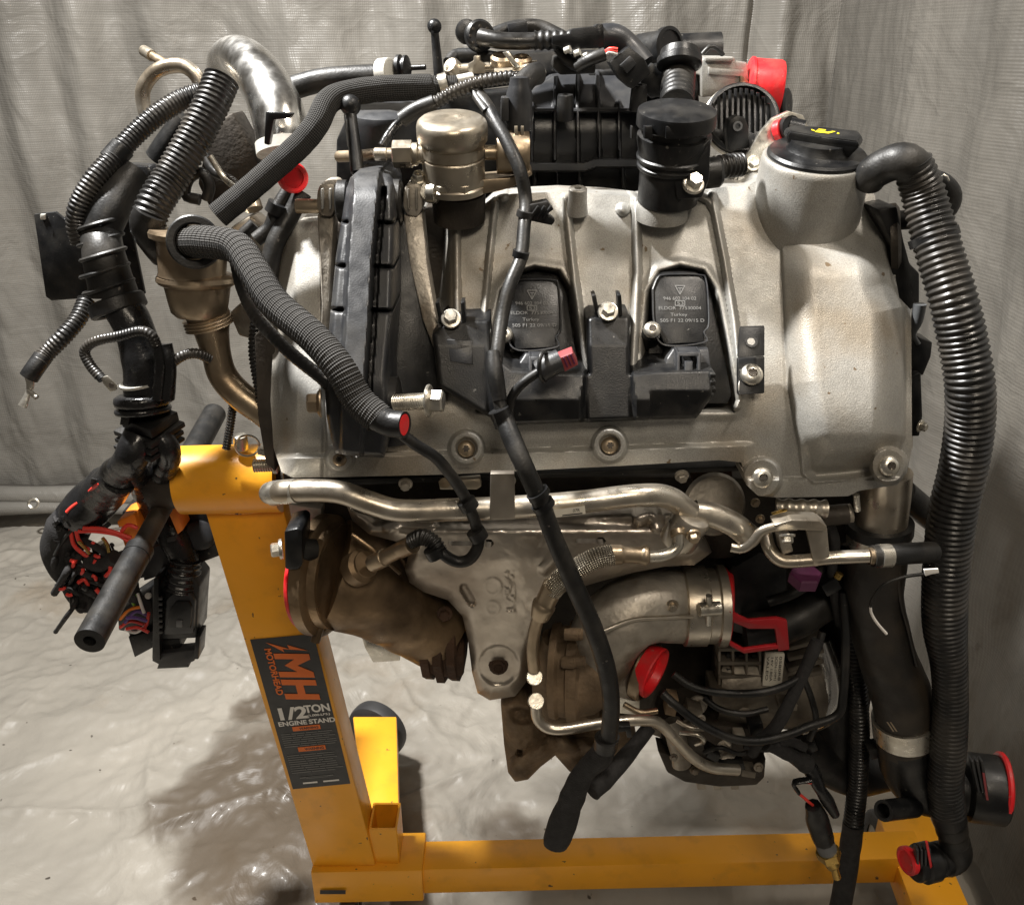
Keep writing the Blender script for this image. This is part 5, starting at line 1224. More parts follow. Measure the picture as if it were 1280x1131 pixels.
# alternator
al = lathe('alternator', (896, 845, 1.0), (1, -.1, 0), [(40, -6), (56, -2), (58, 10), (58, 120), (52, 132), (0.1, 134)], M['alu_dark'], EN, 44)
for j, yy in enumerate((818, 836, 852)):
    for i in range(3):
        prism('cooling_slot', rect(908+i*16, yy, 921+i*16, yy+10), .955, .02, M['ink'], al, 1)
for i in range(4): prism('cooling_fin', rect(898+i*17, 808, 901+i*17, 868), .948, .025, M['alu_dirty'], al, .8)
for i in range(6): prism('cooling_fin', rbox(1008, 806+i*13, 46, 5, -14), .94, .03, M['alu_dark'], al, 1)
for i in range(3): prism('cooling_fin', rbox(925, 812.5+i*17, 54, 4, 0), .946, .03, M['alu_dark'], al, 1)
prism('alternator_flange', [(890, 866), (945, 870), (1000, 872), (1030, 862), (1030, 884), (930, 890), (890, 886)], .93, .05, M['alu_dark'], EN, 3)
lb = prism('maker_label', [(957, 816), (981, 817), (977, 858), (953, 857)], .935, .004, M['cream'], al, .3)
for i, s in enumerate(('VALEO', '14V 180A', '5CEN-1MM1', '0580R8')): text_px('lettering', s, (959+i*5.2, 820), (-0.08, 1), (1, 0.02), .9345, M['ink'], lb, 3.2, fit=30, off=.0006)
tube('starter_body', [(890, 905, .97), (950, 905, .97)], 22, M['exhaust'], EN, segs=30); tube('starter_band', [(936, 905, .965), (944, 905, .965)], 23.5, M['bronze'], EN, segs=30)
for x, y, r in ((872, 880, 12), (860, 905, 9), (905, 932, 9), (1000, 640, 8), (930, 890, 8)): bolt((x, y, .93), r, (0, -.9, .3), M['alu_dirty'])
# black box right of the turbo, hoses
prism('black_duct', [(912, 712), (950, 690), (985, 700), (985, 770), (972, 806), (916, 790)], .93, .08, M['plastic'], EN, 3)
tube('rubber_duct', [(930, 790, .92), (975, 782, .92), (1010, 765, .93), (1045, 735, .95), (1060, 690, .98)], 24, M['rubber'], EN, rough=.02, segs=28)
tube('battery_cable', [(842, 842, .88), (866, 858, .87), (906, 866, .865), (958, 864, .865), (1000, 846, .87), (1020, 815, .88), (1028, 790, .89)], 5, M['rubber'], EN, segs=12)
tube('battery_cable', [(828, 866, .87), (846, 882, .86), (872, 902, .855), (910, 921, .85), (946, 926, .85), (984, 918, .855), (1010, 908, .86), (1046, 894, .865), (1054, 868, .87), (1057, 800, .88), (1054, 740, .9)], 5.5, M['rubber'], EN, segs=12)
tube('battery_cable', [(1022, 800, .88), (1000, 850, .87), (972, 905, .86), (950, 925, .87), (940, 940, .88)], 8, M['cloth_tape'], EN, rough=.05)
tube('polished_bend', [(1000, 906, .94), (1024, 896, .935), (1040, 872, .935), (1038, 838, .945), (1026, 800, .96)], 13, M['chrome'], EN, segs=24)
tube('loom', [(958, 928, .87), (990, 944, .87), (1010, 956, .87)], 9, M['cloth_tape'], EN, rough=.12)
tube('intercooler_hose', [(1000, 930, .97), (1030, 952, .97), (1066, 968, .98), (1102, 962, 1.0)], 26, M['rubber'], EN, segs=32)
tube('intercooler_hose', [(1040, 700, 1.02), (1060, 800, 1.0), (1050, 880, 1.0), (1040, 950, .99)], 34, M['rubber'], EN, segs=32)
# front bracket cluster, fuel pipe
prism('hanger_bracket', [(968, 656), (990, 650), (1024, 651), (1034, 658), (1033, 664), (990, 662), (970, 664)], .80, .02, M['alu_pipe'], EN, 1.5)
prism('hanger_tab', [(1008, 662), (1034, 660), (1038, 704), (1018, 708)], .805, .006, M['alu_pipe'], EN, 1)
tube('s_clamp', [(914, 684, .815), (928, 686, .812), (942, 676, .81), (952, 664, .808), (972, 658, .806), (996, 657, .805)], 4.5, M['alu_pipe'], EN, segs=12, flat=1.4)
bolt((984, 668, .795), 10, (0, -.6, -.8))
prism('hanger_post', [(972, 664), (986, 664), (992, 690), (978, 694)], .82, .02, M['alu_dirty'], EN, 2)
fp = tube('fuel_pipe', [(956, 666, .85), (962, 686, .83), (976, 700, .82), (1000, 701, .815), (1040, 697, .81), (1086, 695, .805)], 8.5, M['alu_pipe'], EN, segs=20)
tube('pipe_collar', [(1086, 695, .805), (1092, 695, .805)], 11, M['bronze'], fp)
rb_ = tube('rubber_line', [(1090, 695, .805), (1130, 692, .81), (1165, 690, .83)], 13.5, M['rubber'], EN, segs=24)
tube('clip_band', [(1098, 695, .805), (1112, 694, .807)], 15, M['zinc'], rb_)
lathe('purple_nut', (1004, 728, .83), (0, -.2, 1), [(18, 0), (20, 2), (20, 16), (18, 18)], M['purple'], EN, 6, 20)
# fittings under the lower right flange
tube('injector', [(970, 634, .86), (1000, 635, .855), (1032, 636, .855)], 11, M['alu_pipe'], EN, corr=16, amp=.1)
tube('sensor_body', [(996, 648, .87), (1060, 642, .865)], 13, M['block'], EN); tube('sensor_cap', [(1052, 643, .865), (1064, 641, .865)], 12, M['alu_dirty'], EN)
tube('gold_fitting', [(966, 646, .85), (984, 640, .85)], 6, M['gold'], EN); tube('gold_fitting', [(1046, 722, .86), (1050, 716, .86)], 5, M['gold'], EN)
tube('pin', [(1070, 618, .85), (1072, 638, .85)], 4, M['zinc'], EN)
for x, y in ((944, 628), (950, 648), (956, 660)): bolt((x, y, .90), 6, (0, -1, 0), M['bronze'])
# outlet to thermostat hose on the right
tube('outlet_pipe', [(1108, 590, .90), (1105, 625, .90), (1100, 662, .90)], 31, M['alu_pipe'], EN, segs=36)
tube('hose_rim', [(1100, 652, .90), (1099, 664, .90)], 40, M['rubber'], EN, segs=40)
tube('hose_clamp', [(1099, 664, .90), (1098, 678, .90)], 38, M['zinc'], EN, segs=40)
tube('coolant_hose', [(1098, 676, .90, 36), (1094, 712, .90, 36), (1092, 740, .90, 35), (1098, 780, .90, 35), (1110, 825, .90, 35), (1124, 860, .90, 36), (1130, 890, .90, 36), (1132, 930, .90, 35)], 36, M['rubber_brown'], EN, segs=40, rough=.008)
tube('hose_seam', [(1126, 690, .87), (1124, 740, .87), (1136, 790, .87), (1146, 832, .87)], 2, M['rubber_brown'], EN)
lc = tube('hose_clamp', [(1130, 895, .90), (1132, 917, .90)], 38.5, M['zinc'], EN, segs=40)
decal('clamp_mark', [(1108, 902), (1110, 902), (1118, 914), (1116, 914)], .856, M['bronze'], lc); decal('clamp_mark', [(1112, 902), (1114, 902), (1122, 914), (1120, 914)], .856, M['bronze'], lc)
tube('side_hose', [(1128, 615, .92), (1150, 634, .93), (1172, 652, .95)], 17, M['rubber'], EN, segs=24)
# sensor wires at the right edge
prism('cam_sensor', [(1138, 430), (1150, 422), (1166, 428), (1164, 446), (1154, 470), (1142, 466)], .93, .03, M['plastic'], EN, 2)
tube('sensor_lead', [(1150, 380, .93, 8), (1146, 402, .93, 7), (1142, 418, .93, 3), (1148, 430, .93, 3)], 7, M['grey_plastic'], EN)
prism('sensor_arm', [(1138, 470), (1152, 466), (1154, 520), (1150, 546), (1138, 546)], .92, .03, M['plastic'], EN, 3)
bolt((1150, 532, .905), 8, (.6, -.8, 0)); prism('side_plate', [(1128, 400), (1142, 440), (1142, 560), (1134, 572), (1126, 560)], .94, .04, M['alu_dirty'], EN, 3)
bolt((1128, 426, .92), 6, (.5, -.8, 0))
# tie wires
tube('tie_wire', [(1158, 717, .80), (1130, 721, .80), (1106, 730, .80), (1092, 746, .80), (1088, 758, .80)], 2.2, M['rubber'], EN, segs=8)
tube('tie_wire', [(1088, 756, .80), (1089, 766, .80), (1096, 778, .80), (1108, 792, .80)], 1.8, M['wire_white'], EN, segs=8)
prism('paper_tag', [(1155, 712), (1173, 711), (1174, 716), (1163, 718), (1157, 720)], .78, .002, M['white'], EN, .3)
# temperature sensor dangling on its lead
tube('sensor_lead', [(1008, 952, .88, 8), (1016, 966, .88, 8), (1024, 984, .87, 7), (1034, 1000, .87, 8), (1044, 1018, .87, 6)], 8, M['tape'], EN, rough=.08)
tube('sensor_wire', [(1014, 978, .87), (996, 976, .87), (994, 986, .87), (1004, 996, .87), (1016, 1006, .87)], 2, M['wire_red'], EN, segs=8)
tube('sensor_wire', [(1014, 974, .87), (992, 978, .87), (998, 990, .87)], 5, M['tape'], EN, flat=.5)
sb = tube('sensor_connector', [(1016, 1006, .87, 10), (1019, 1014, .87, 12), (1021, 1022, .87, 14), (1026, 1038, .87, 14), (1030, 1050, .87, 13)], 13, M['plastic'], EN, segs=10, step=2)
tube('sensor_body', [(1029, 1048, .87, 12), (1034, 1062, .87, 12)], 12, M['grey_plastic'], sb)
tube('sensor_hex', [(1034, 1062, .87, 15), (1037, 1070, .87, 15)], 15, M['gold'], sb, segs=6); tube('sensor_tip', [(1037, 1070, .87, 9), (1041, 1080, .87, 9), (1042, 1081, .87, 5), (1046, 1096, .87, 5)], 7, M['gold'], sb, step=1.5)

# small brackets, plugs and lines around the alternator and filter housing
r9 = random.Random(21)
for pts, r, mm in (([(880, 872, .90), (900, 886, .89), (930, 892, .885), (960, 886, .885)], 4, 'rubber'), ([(930, 930, .88), (960, 934, .875), (985, 926, .87), (1006, 934, .87)], 6, 'cloth_tape'),
                   ([(1004, 846, .88), (1014, 872, .88), (1020, 900, .88), (1012, 924, .88)], 4, 'rubber'), ([(846, 900, .88), (866, 910, .87), (892, 912, .87), (912, 930, .87)], 3, 'alu_pipe'),
                   ([(960, 752, .90), (990, 742, .90), (1020, 722, .91), (1036, 700, .93)], 7, 'rubber'), ([(1030, 640, .89), (1044, 676, .89), (1040, 720, .90), (1050, 780, .91)], 6, 'cloth_tape'),
                   ([(880, 940, .885), (900, 934, .88), (925, 942, .88), (944, 934, .885)], 3, 'rubber'), ([(780, 880, .87), (800, 890, .865), (822, 888, .865)], 4, 'bronze')):
    tube('engine_line', pts, r, M[mm], EN, segs=10)
for x, y, w_, h_, a_, mm in ((868, 892, 20, 12, 20, 'alu_dark'), (946, 912, 18, 14, -10, 'plastic'), (892, 946, 16, 10, 30, 'plastic'), (1014, 936, 16, 11, -25, 'plastic'), (985, 884, 24, 8, 5, 'alu_dark'), (840, 884, 14, 22, 12, 'rustalu'), (926, 926, 14, 9, 0, 'alu_dirty'), (1040, 734, 22, 16, -30, 'plastic'), (818, 912, 20, 14, 20, 'alu_dark'), (936, 968, 18, 8, 8, 'alu_dark')):
    prism('small_bracket', rbox(x, y, w_, h_, a_), .885+.012*r9.random(), .02, M[mm], EN, 1.5)
for x, y, r in ((876, 898, 6), (985, 884, 5), (840, 878, 6), (818, 912, 6), (948, 958, 6), (868, 962, 6), (842, 946, 5)): bolt((x, y, .88), r, (0, -.95, .25), M['zinc' if x % 2 else 'alu_dirty'])
# grip ridges and dents on the catalyst cone
for a_ in (0.0, 1.0): tube('cone_seam', [(440+a_*60, 668+a_*28, .858+a_*.02), (470+a_*40, 690+a_*20, .852+a_*.02), (500+a_*20, 716+a_*12, .857+a_*.02)], 3, M['exhaust'], EN, segs=8)
# ------------------------------------------------------------------ right: long corrugated hose, intake elbow, conduit (hang from the engine)
HO = root('corrugated_hose', 'long thick black corrugated hose hanging beside the grey side curtain', 'hose', at(1190, 1050, .82))
big = [(1140, 204, .93, 23), (1152, 236, .93, 25), (1162, 272, .92, 26), (1176, 322, .90, 27), (1192, 376, .88, 27.5), (1204, 430, .87, 28), (1212, 480, .86, 28), (1212, 530, .86, 28), (1204, 585, .86, 27.5), (1191, 640, .86, 27.5), (1185, 690, .86, 27), (1181, 740, .86, 26), (1181, 785, .86, 25), (1186, 830, .86, 21), (1188, 880, .86, 20), (1185, 930, .86, 21), (1181, 975, .86, 21), (1184, 1012, .86, 21)]
tube('hose_body', big, 25, M['conduit'], HO, corr=7.6, amp=.05, segs=32)
tube('hose_elbow', [(1086, 226, .96, 19), (1092, 216, .95, 21), (1112, 205, .94, 22), (1130, 202, .93, 23), (1144, 212, .93, 23)], 22, M['rubber'], HO, segs=28)
tube('hose_band', [(1166, 292, .915), (1169, 302, .912)], 30, M['plastic'], HO, segs=32)
tube('hose_cuff', [(1184, 1008, .86, 20), (1187, 1024, .86, 20.5), (1188, 1026, .86, 19), (1190, 1038, .86, 19), (1191, 1040, .86, 17.5), (1193, 1054, .86, 18)], 19, M['rubber'], HO, segs=28, step=2)
tube('outlet_elbow', [(1193, 1050, .86, 18), (1196, 1066, .86, 18), (1186, 1076, .86, 18), (1168, 1076, .86, 17)], 18, M['rubber'], HO, segs=28)
cn = lathe('hose_connector', (1180, 1072, .862), (-1, -.28, .02), [(17, -6), (21, 0), (21, 9), (19, 11), (19, 16), (24, 18), (24, 34), (20, 36), (20, 44), (18, 46)], M['plastic'], HO, 32)
for i in range(4): prism('connector_rib', rect(1146+i*5, 1062, 1149+i*5, 1088), .835, .012, M['plastic_grey'], cn, .5)
prism('connector_slot', [(1157, 1052), (1160, 1052), (1166, 1086), (1163, 1086)], .834, .003, M['red'], cn, .3)

tube('side_bend_hose', [(1160, 222, .98), (1180, 230, .98), (1190, 246, .98), (1182, 264, .98), (1160, 272, .985), (1120, 276, 1.0)], 12, M['rubber'], EN, segs=20)
tube('wire_twist', [(1176, 222, .97), (1182, 218, .965), (1186, 226, .965)], 1.4, M['zinc'], EN, segs=8)

EL = root('intake_elbow', 'black moulded intake elbow with wide round mouth below the coolant hose', 'elbow pipe', at(1180, 1010, .86))
tube('elbow_body', [(1132, 914, .90, 35), (1133, 936, .90, 35), (1138, 962, .90, 34), (1156, 984, .90, 33), (1184, 988, .90, 32), (1208, 982, .90, 34)], 34, M['plastic'], EL, segs=40)
mo = lathe('mouth', (1204, 982, .90), (1, -.22, .04), [(34, 0), (41, 4), (42, 10), (42, 44), (40, 46), (36, 46), (35, 20), (0.1, 20)], M['plastic'], EL, 44)
for i in range(3): prism('mouth_rib', [(1214+i*6, 952), (1217+i*6, 951), (1226+i*5, 990), (1223+i*5, 991)], .853, .01, M['plastic_grey'], mo, .5)
prism('mouth_slot', [(1228, 966), (1231, 966), (1236, 1000), (1233, 1000)], .8525, .002, M['maroon'], mo, .2)
tube('nipple', [(1142, 1008, .87), (1104, 1013, .84)], 13, M['plastic'], EL, segs=24, hollow=.7)
prism('elbow_tab', [(1086, 938), (1104, 934), (1110, 944), (1090, 950)], .90, .02, M['plastic'], EL, 1)

CN = tube('conduit', [(1050, 690, .97), (1062, 760, .96), (1070, 840, .95), (1074, 900, .94), (1074, 940, .94), (1071, 990, .94), (1066, 1034, .935)], 11.5, M['conduit'], None, corr=5.5, amp=.09, segs=18)
CN2 = tube('taped_tail', [(1067, 1028, .935), (1062, 1064, .93), (1057, 1096, .92), (1050, 1136, .91), (1044, 1170, .90)], 13, M['cloth_tape'], CN, segs=18, rough=.01)
tag(CN, 'slim corrugated conduit hanging down past the yellow base beam to its taped tail', 'conduit')

# ------------------------------------------------------------------ red protective caps (each pushed into or onto an opening)
G = 'red protective caps on openings'
def capt(o, label): return tag(o, label, 'cap', G)
c = lathe('protective_cap', (935, 110, 1.20), (1, -.10, -.06), [(33, -2), (36, 0), (36, 3), (34.5, 4), (34.5, 36), (33, 39), (28, 35), (0.1, 34)], M['red'], None, 44)
capt(c, 'bright red round cap over the throttle body mouth')
c = lathe('protective_cap', (366, 222, .985), (.35, -.9, .1), [(16, -8), (19, -6), (19, 2), (17, 4), (13, 4), (12, 0), (0.1, 0)], M['red'], None, 32)
capt(c, 'small red plug under the upper sleeved hose')
c = lathe('protective_cap', (905, 758, .93), (1, -.14, 0), [(46, -4), (49, -2), (49, 5), (46, 7), (40, 7), (38, 2), (0.1, 2)], M['red'], None, 44)
capt(c, 'red disc cap closing the compressor outlet pipe')
pb = [at(*p) for p in ((912, 768, .87), (935, 778, .87), (965, 774, .87), (984, 776, .87), (990, 812, .87), (972, 814, .87), (969, 788, .868), (936, 788, .868), (914, 782, .868))]
st_ = prism('strap', [(912, 764), (936, 776), (972, 773), (984, 776), (987, 812), (973, 814), (969, 786), (936, 786), (912, 776)], .868, .006, M['red_dark'], c, 1)
prism('strap', [(912, 802), (930, 812), (974, 806), (974, 811), (930, 817), (912, 807)], .868, .006, M['red_dark'], c, 1)
c = lathe('protective_cap', (815, 839, .885), (.80, -.58, -.12), [(31, -12), (33.5, 4), (32.5, 6), (30, 5), (28, -5), (0.1, -5)], M['red'], None, 44)
capt(c, 'deep red cup cap in the turbo inlet')
c = lathe('protective_cap', (391, 719, .903), (-1, .28, -.05), [(60, -3), (67, -2), (67, 2), (64, 4), (0.1, 4)], M['red'], None, 48)
capt(c, 'red disc cap behind the brown exhaust flange')
c = ring_plug((1251, 983, .8905), (1, -.22, .04), 42.5, 37, 3.5, M['red'], 'protective_cap', None)
capt(c, 'thin red ring cap on the mouth of the intake elbow')
c = lathe('protective_cap', (1135, 1075, .850), (-1, -.28, .02), [(17, -4), (17.5, 0), (17.5, 3), (14, 4.5), (12, 3), (0.1, 3)], M['red'], None, 32)
capt(c, 'small red cap on the connector ending the corrugated hose')
c = lathe('protective_cap', (1104, 962, 1.0), (1, -.35, 0), [(22, -6), (27, -4), (27, 1), (24, 3), (0.1, 3)], M['red'], None, 36)
capt(c, 'red cap on the black intercooler hose end, mostly hidden behind the conduit')
c = tube('protective_cap', [(972, 164, 1.07), (979, 162, 1.065)], 13.5, M['red'], None)
capt(c, 'red cap peeking beside the black plug in the lifting eye')
at_0, mpp_0 = at, mpp
def hsh(py): return 0.14*min(1.0, max(0.0, (py-575)/45.0))
def at(px, py, Y): return at_0(px, py, Y+hsh(py))
def mpp(px, py, Y): return mpp_0(px, py, Y+hsh(py))
# ------------------------------------------------------------------ wiring harness hanging at the left
WH = root('wiring_harness', 'thick black wiring harness with boots, plugs and red wires hanging beside the stand handle', 'wiring harness', at(190, 830, .95))
hp = prism('flat_panel', [(42, 268), (69, 265), (80, 274), (160, 266), (181, 368), (64, 376), (57, 371)], 1.12, .006, M['plastic'], WH, 1)
prism('panel_clip', rect(50, 268, 56, 275), 1.115, .004, M['clear'], hp, .5)
tube('bellows', [(166, 214, 1.07, 22), (148, 240, 1.05, 24), (134, 268, 1.03, 24), (127, 292, 1.02, 24), (130, 320, 1.0, 26), (136, 344, 1.0, 27), (142, 366, 1.0, 29)], 25, M['rubber'], WH, segs=32, rough=.012)
for x, y, Y, r in ((124, 280, 1.02, 25), (126, 300, 1.015, 28), (129, 318, 1.0, 28), (131, 338, 1.0, 30), (136, 358, 1.0, 31)):
    ring_plug((x, y, Y), (.28, -.1, -1), r+2, r-5, 2.6, M['rubber'], 'bellows_ring', WH)
ring_plug((147, 382, 1.0), (.35, -.25, -1), 35, 27, 9, M['rubber'], 'boot_rim', WH)
tube('main_loom', [(146, 372, 1.0, 26), (164, 402, .99, 24), (174, 430, .985, 24), (182, 460, .98, 27), (184, 486, .98, 28), (182, 506, .98, 26)], 26, M['tape'], WH, segs=32, rough=.02)
tube('pale_band', [(178, 475, .978), (179, 478, .978)], 28.3, M['clear'], WH, segs=32)
for dx in (0, 12): tube('loom_strand', [(200+dx*.6, 430, .955), (201+dx, 460, .95), (198+dx, 498, .95)], 8, M['tape'], WH, rough=.04)
for y, r, h in ((500, 35, 8), (512, 34, 5)): lathe('grommet_roll', (179, y, .975), (.05, -.2, -1), [(r-6, -h), (r-1, -h*.6), (r, 0), (r-1, h*.6), (r-6, h)], M['tape'], WH, 36, 60)
for k_, (sc_, dy_, hh_) in enumerate(((0.80, -14, .012), (1.0, 0, .007), (0.97, 10, .006), (1.0, 19, .005))):
    q4 = [(186+(x-186)*sc_, 535+(y-535)*sc_+dy_) for x, y in ((141, 538), (188, 556), (231, 527), (186, 512))]
    prism('grommet_plate', q4, [.972, .945, .985, 1.005], hh_, M['rubber'], WH, 1.2, d=(0, .15, -1))
prism('grommet_tab', rbox(156, 524, 11, 16, 8), .95, .02, M['rubber'], WH, 1)
tube('main_loom', [(176, 548, .97, 24), (166, 568, .96, 21), (158, 584, .955, 19), (146, 600, .95, 22)], 22, M['tape'], WH, segs=28, rough=.05)
tube('branch_loom', [(158, 580, .955, 18), (134, 606, .95, 24), (108, 632, .945, 25), (86, 656, .94, 22), (76, 684, .94, 18), (86, 712, .94, 16), (104, 740, .94, 16), (116, 758, .94, 12)], 20, M['tape'], WH, segs=26, rough=.05)
tube('cloth_wrap', [(92, 650, .935, 25), (76, 678, .935, 23), (78, 702, .935, 19), (92, 724, .935, 19), (104, 742, .935, 18), (112, 756, .935, 14)], 22, M['cloth_tape'], WH, rough=.09, segs=26)
tube('branch_loom', [(162, 582, .955, 16), (180, 606, .955, 18), (196, 636, .955, 18), (214, 664, .95, 20), (228, 690, .945, 19), (232, 716, .94, 18)], 18, M['tape'], WH, segs=26, rough=.045)
tube('branch_loom', [(200, 545, .97, 15), (212, 566, .97, 14), (204, 590, .97, 16)], 14, M['tape'], WH, rough=.05)
# red wires showing between wraps
RW = [[(88, 660), (92, 680), (104, 692), (110, 696)], [(94, 658), (99, 676), (112, 688)], [(98, 664), (120, 664), (146, 668), (160, 676)], [(104, 660), (128, 661), (152, 668), (164, 672)], [(118, 612), (108, 620), (98, 630)], [(130, 604), (122, 606), (112, 614)],
      [(152, 664), (160, 656), (172, 660)], [(136, 700), (138, 712), (132, 720)], [(98, 728), (106, 724), (110, 732)], [(88, 700), (96, 702)], [(84, 640), (90, 634), (98, 628)], [(120, 736), (126, 744), (124, 752)]]
for i, w in enumerate(RW): tube('red_wire', [(x, y, .905-.003*(i % 4)) for x, y in w], 2.6, M['wire_red'], WH, segs=8, step=3)
for i, w in enumerate([[(116, 664), (136, 663), (152, 660)], [(98, 676), (106, 684), (112, 692)], [(128, 672), (134, 680), (136, 690)]]): tube('pale_wire', [(x, y, .90) for x, y in w], 2.2, M['wire_white' if i == 0 else 'gold'], WH, segs=8)
tube('silver_foil', [(126, 678, .93), (134, 692, .93), (138, 708, .93)], 7, M['zinc'], WH)
tube('cloth_wrap', [(110, 700, .91), (128, 704, .905), (144, 696, .90)], 10, M['cloth_tape'], WH, rough=.1)
tube('cloth_wrap', [(112, 712, .92), (124, 730, .92), (128, 752, .92)], 8, M['cloth_tape'], WH, rough=.1)
rg_ = random.Random(11)
for i in range(40):      # tangle of thin taped strands
    x0, y0 = rg_.uniform(72, 150), rg_.uniform(640, 745)
    pts = [(x0, y0, .92)]
    dx_, dy_ = rg_.uniform(-1, 1), rg_.uniform(.2, 1)
    for k_ in range(3):
        dx_ += rg_.uniform(-.7, .7); dy_ += rg_.uniform(-.5, .5)
        pts.append((min(168, max(68, pts[-1][0]+dx_*13)), pts[-1][1]+dy_*11, .895+rg_.uniform(0, .03)))
    tube('loose_wire', pts, rg_.choice((2.2, 3, 4.5)), M[rg_.choice(('cloth_tape', 'cloth_tape', 'tape', 'rubber'))], WH, segs=8, step=3, rough=.06)
for i in range(9):      # flecks of red insulation between the wraps
    x0, y0 = rg_.uniform(74, 140), rg_.uniform(640, 745)
    a_ = rg_.uniform(0, 3.1)
    tube('red_wire', [(x0, y0, .899), (x0+3.5*math.cos(a_), y0+3.5*math.sin(a_), .898), (x0+7*math.cos(a_+.3), y0+7*math.sin(a_+.3), .90)], 2.2, M['wire_red'], WH, segs=8, step=2)
for i in range(14):      # loose tape ends on the wraps
    x0, y0 = rg_.choice(((80, 670), (76, 690), (88, 716), (104, 736), (130, 610), (150, 596), (170, 590), (196, 640), (220, 676)))
    x0 += rg_.uniform(-12, 12); y0 += rg_.uniform(-8, 8)
    prism('tape_end', rbox(x0, y0, rg_.uniform(8, 16), rg_.uniform(5, 9), rg_.uniform(-60, 60)), .91+rg_.uniform(0, .02), .003, M['cloth_tape'], WH, .3)
prism('orange_block', [(146, 652), (168, 642), (176, 672), (156, 684)], .92, .05, M['orange_plastic'], WH, 1.5)
prism('relay_box', [(166, 604), (182, 600), (188, 622), (172, 628)], .93, .04, M['plastic'], WH, 1.5)
prism('relay_box', [(112, 716), (134, 708), (142, 736), (120, 744)], .93, .04, M['plastic'], WH, 1.5)
tube('cloth_wrap', [(150, 690, .93), (160, 712, .925), (164, 736, .925), (170, 748, .925)], 9, M['cloth_tape'], WH, rough=.1)
tube('tape_sleeve', [(150, 596, .935, 22), (128, 616, .93, 27), (106, 638, .925, 27), (96, 650, .925, 24)], 25, M['tape'], WH, segs=26, rough=.04)
# control boxes and plugs
prism('relay_box', [(152, 640), (186, 626), (196, 640), (208, 716), (164, 726)], .985, .04, M['plastic'], WH, 2)
prism('orange_plug', [(151, 654), (168, 648), (170, 668), (156, 676)], .93, .03, M['orange_plastic'], WH, 1)
prism('orange_plug', [(210, 640), (219, 634), (229, 662), (222, 668)], .925, .03, M['orange_plastic'], WH, 1)
bx2 = prism('sensor_box', [(230, 640), (256, 634), (268, 650), (278, 694), (246, 706), (236, 690)], .955, .05, M['plastic'], WH, 3)
lathe('box_lens', (250, 668, .952), (.1, -1, .3), [(20, 0), (19, 4), (15, 6), (0.1, 7)], M['plastic_grey'], bx2, 28)
prism('relay_plate', [(174, 690), (204, 680), (212, 716), (180, 726)], .94, .01, M['plastic_grey'], WH, 1)
pl = prism('plug_box', [(146, 766), (188, 738), (194, 800), (170, 820), (160, 790), (148, 788)], .94, .05, M['plastic'], WH, 2)
prism('plug_box_end', [(160, 796), (192, 788), (194, 808), (168, 822)], .93, .05, M['plastic'], pl, 1.5)
for i, (mm, w) in enumerate((('wire_red', [(150, 784), (164, 776), (184, 782)]), ('wire_white', [(156, 786), (170, 790), (184, 780)]), ('wire_green', [(168, 756), (164, 748), (172, 744)]), ('wire_violet', [(156, 778), (170, 764), (186, 770)]), ('wire_red', [(186, 766), (184, 778), (180, 786)]), ('orange_plastic', [(150, 774), (162, 762), (178, 758)]), ('wire_white', [(172, 742), (176, 754), (180, 766)]), ('wire_red', [(158, 786), (172, 784), (186, 790)]), ('wire_violet', [(158, 772), (170, 772), (184, 776)]))):
    tube('plug_wire', [(x, y, .922-.002*i) for x, y in w], 2.1, M[mm], WH, segs=8, step=3)
lathe('white_seal', (186, 744, .925), (0, -1, .3), [(4, 0), (4, 3), (0.1, 4)], M['white'], WH, 14)
tube('plug_neck', [(232, 700, .935, 18), (230, 716, .93, 20), (228, 730, .93, 22)], 20, M['tape'], WH, corr=7, amp=.06, segs=24)
big_plug = prism('large_plug', [(198, 728), (212, 720), (240, 720), (250, 732), (248, 760), (246, 798), (200, 800), (194, 776)], .915, .05, M['plastic'], WH, 3)
prism('plug_cover', [(207, 750), (216, 742), (238, 742), (244, 752), (242, 792), (204, 794)], .908, .02, M['plastic_grey'], big_plug, 3)
prism('cover_panel', [(212, 762), (220, 752), (236, 752), (240, 760), (238, 786), (208, 786)], .904, .008, M['plastic'], big_plug, 2)
prism('plug_button', rect(220, 776, 228, 784), .902, .004, M['grey_plastic'], big_plug, .8)
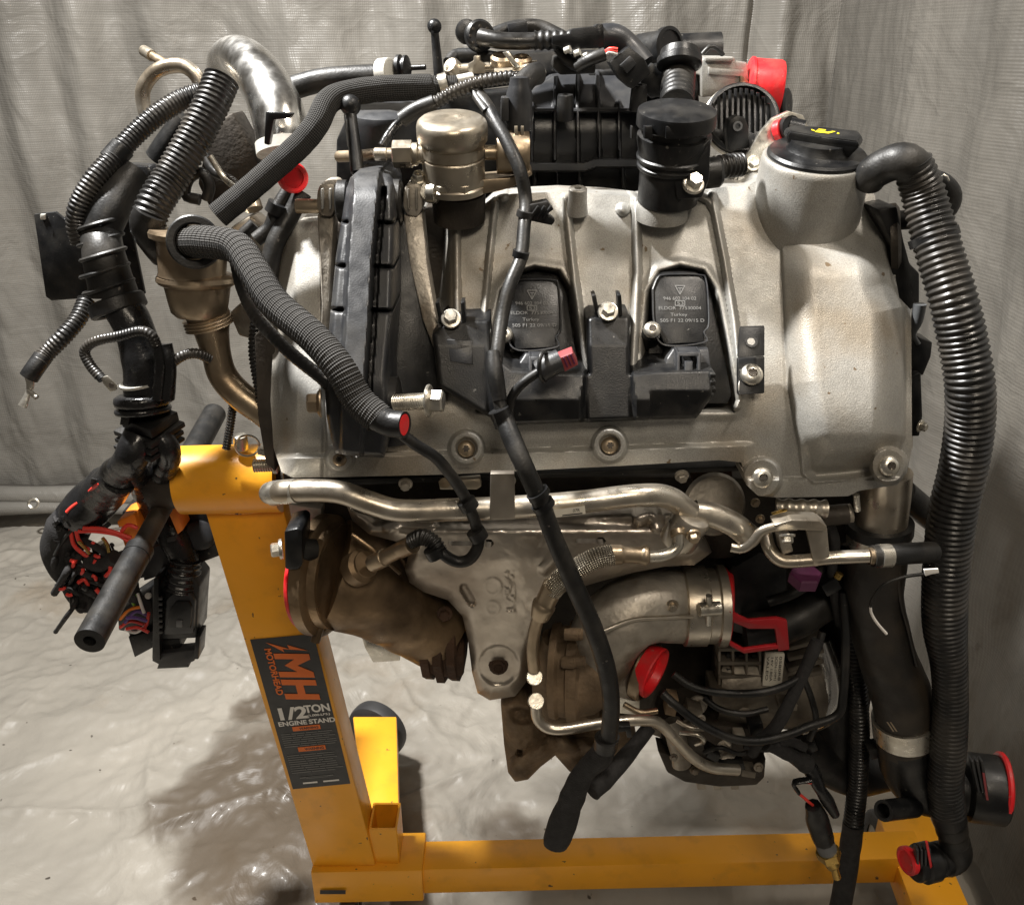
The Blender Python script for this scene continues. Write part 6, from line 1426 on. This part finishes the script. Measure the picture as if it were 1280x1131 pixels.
prism('plug_rail', [(192, 724), (198, 722), (200, 826), (190, 824)], .905, .04, M['plastic'], big_plug, 1)
prism('plug_rail', [(244, 796), (250, 796), (248, 824), (242, 824)], .905, .03, M['plastic'], big_plug, 1)
prism('plug_lever', [(192, 818), (244, 812), (243, 826), (234, 830), (236, 834), (196, 836), (198, 830), (190, 826)], .91, .02, M['plastic_grey'], big_plug, 1)
prism('plug_insert', [(200, 800), (224, 798), (226, 812), (204, 814)], .92, .03, M['rubber'], big_plug, 1)
for i in range(7): prism('plug_tooth', rect(198, 746+i*7, 203, 750+i*7), .905, .008, M['plastic'], big_plug, .5)
# ring terminal leads
lead = tube('ground_lead', [(108, 376, 1.04), (98, 398, 1.02), (80, 420, 1.0), (60, 440, .99), (50, 452, .98)], 10.5, M['conduit'], WH, corr=5, amp=.06, segs=18)
tube('lead_sleeve', [(54, 446, .985), (44, 460, .975), (36, 472, .97)], 11.5, M['rubber'], lead)
tube('terminal', [(36, 470, .97, 6), (38, 482, .97, 5), (34, 494, .965, 4), (28, 508, .96, 6)], 5, M['zinc'], lead, segs=10, flat=.45)
tube('terminal_pin', [(36, 488, .965), (46, 497, .96)], 3.5, M['zinc'], lead, segs=10)
l2 = tube('ground_lead', [(196, 432, .95), (190, 420, .95), (176, 414, .95), (150, 420, .95), (124, 425, .95), (110, 432, .95), (106, 442, .95), (114, 458, .945), (124, 470, .94)], 6.5, M['conduit'], WH, segs=14, corr=4, amp=.04)
tube('lead_sleeve', [(118, 463, .943), (128, 474, .938)], 6, M['rubber'], l2)
lug = [(126, 472), (134, 470), (146, 481), (145, 488), (138, 490), (129, 480)]
prism('ring_lug', lug, .935, .003, M['zinc'], l2, .6); lathe('lug_hole', (139, 482, .934), (0, -1, .2), [(3.6, 0), (3.4, .4), (0.1, .4)], M['block'], l2, 14)
tube('ground_lead', [(206, 470, .955), (214, 455, .955), (230, 444, .955), (246, 442, .96), (262, 448, .97)], 6.5, M['conduit'], WH, corr=4, amp=.05, segs=14)

at, mpp = at_0, mpp_0
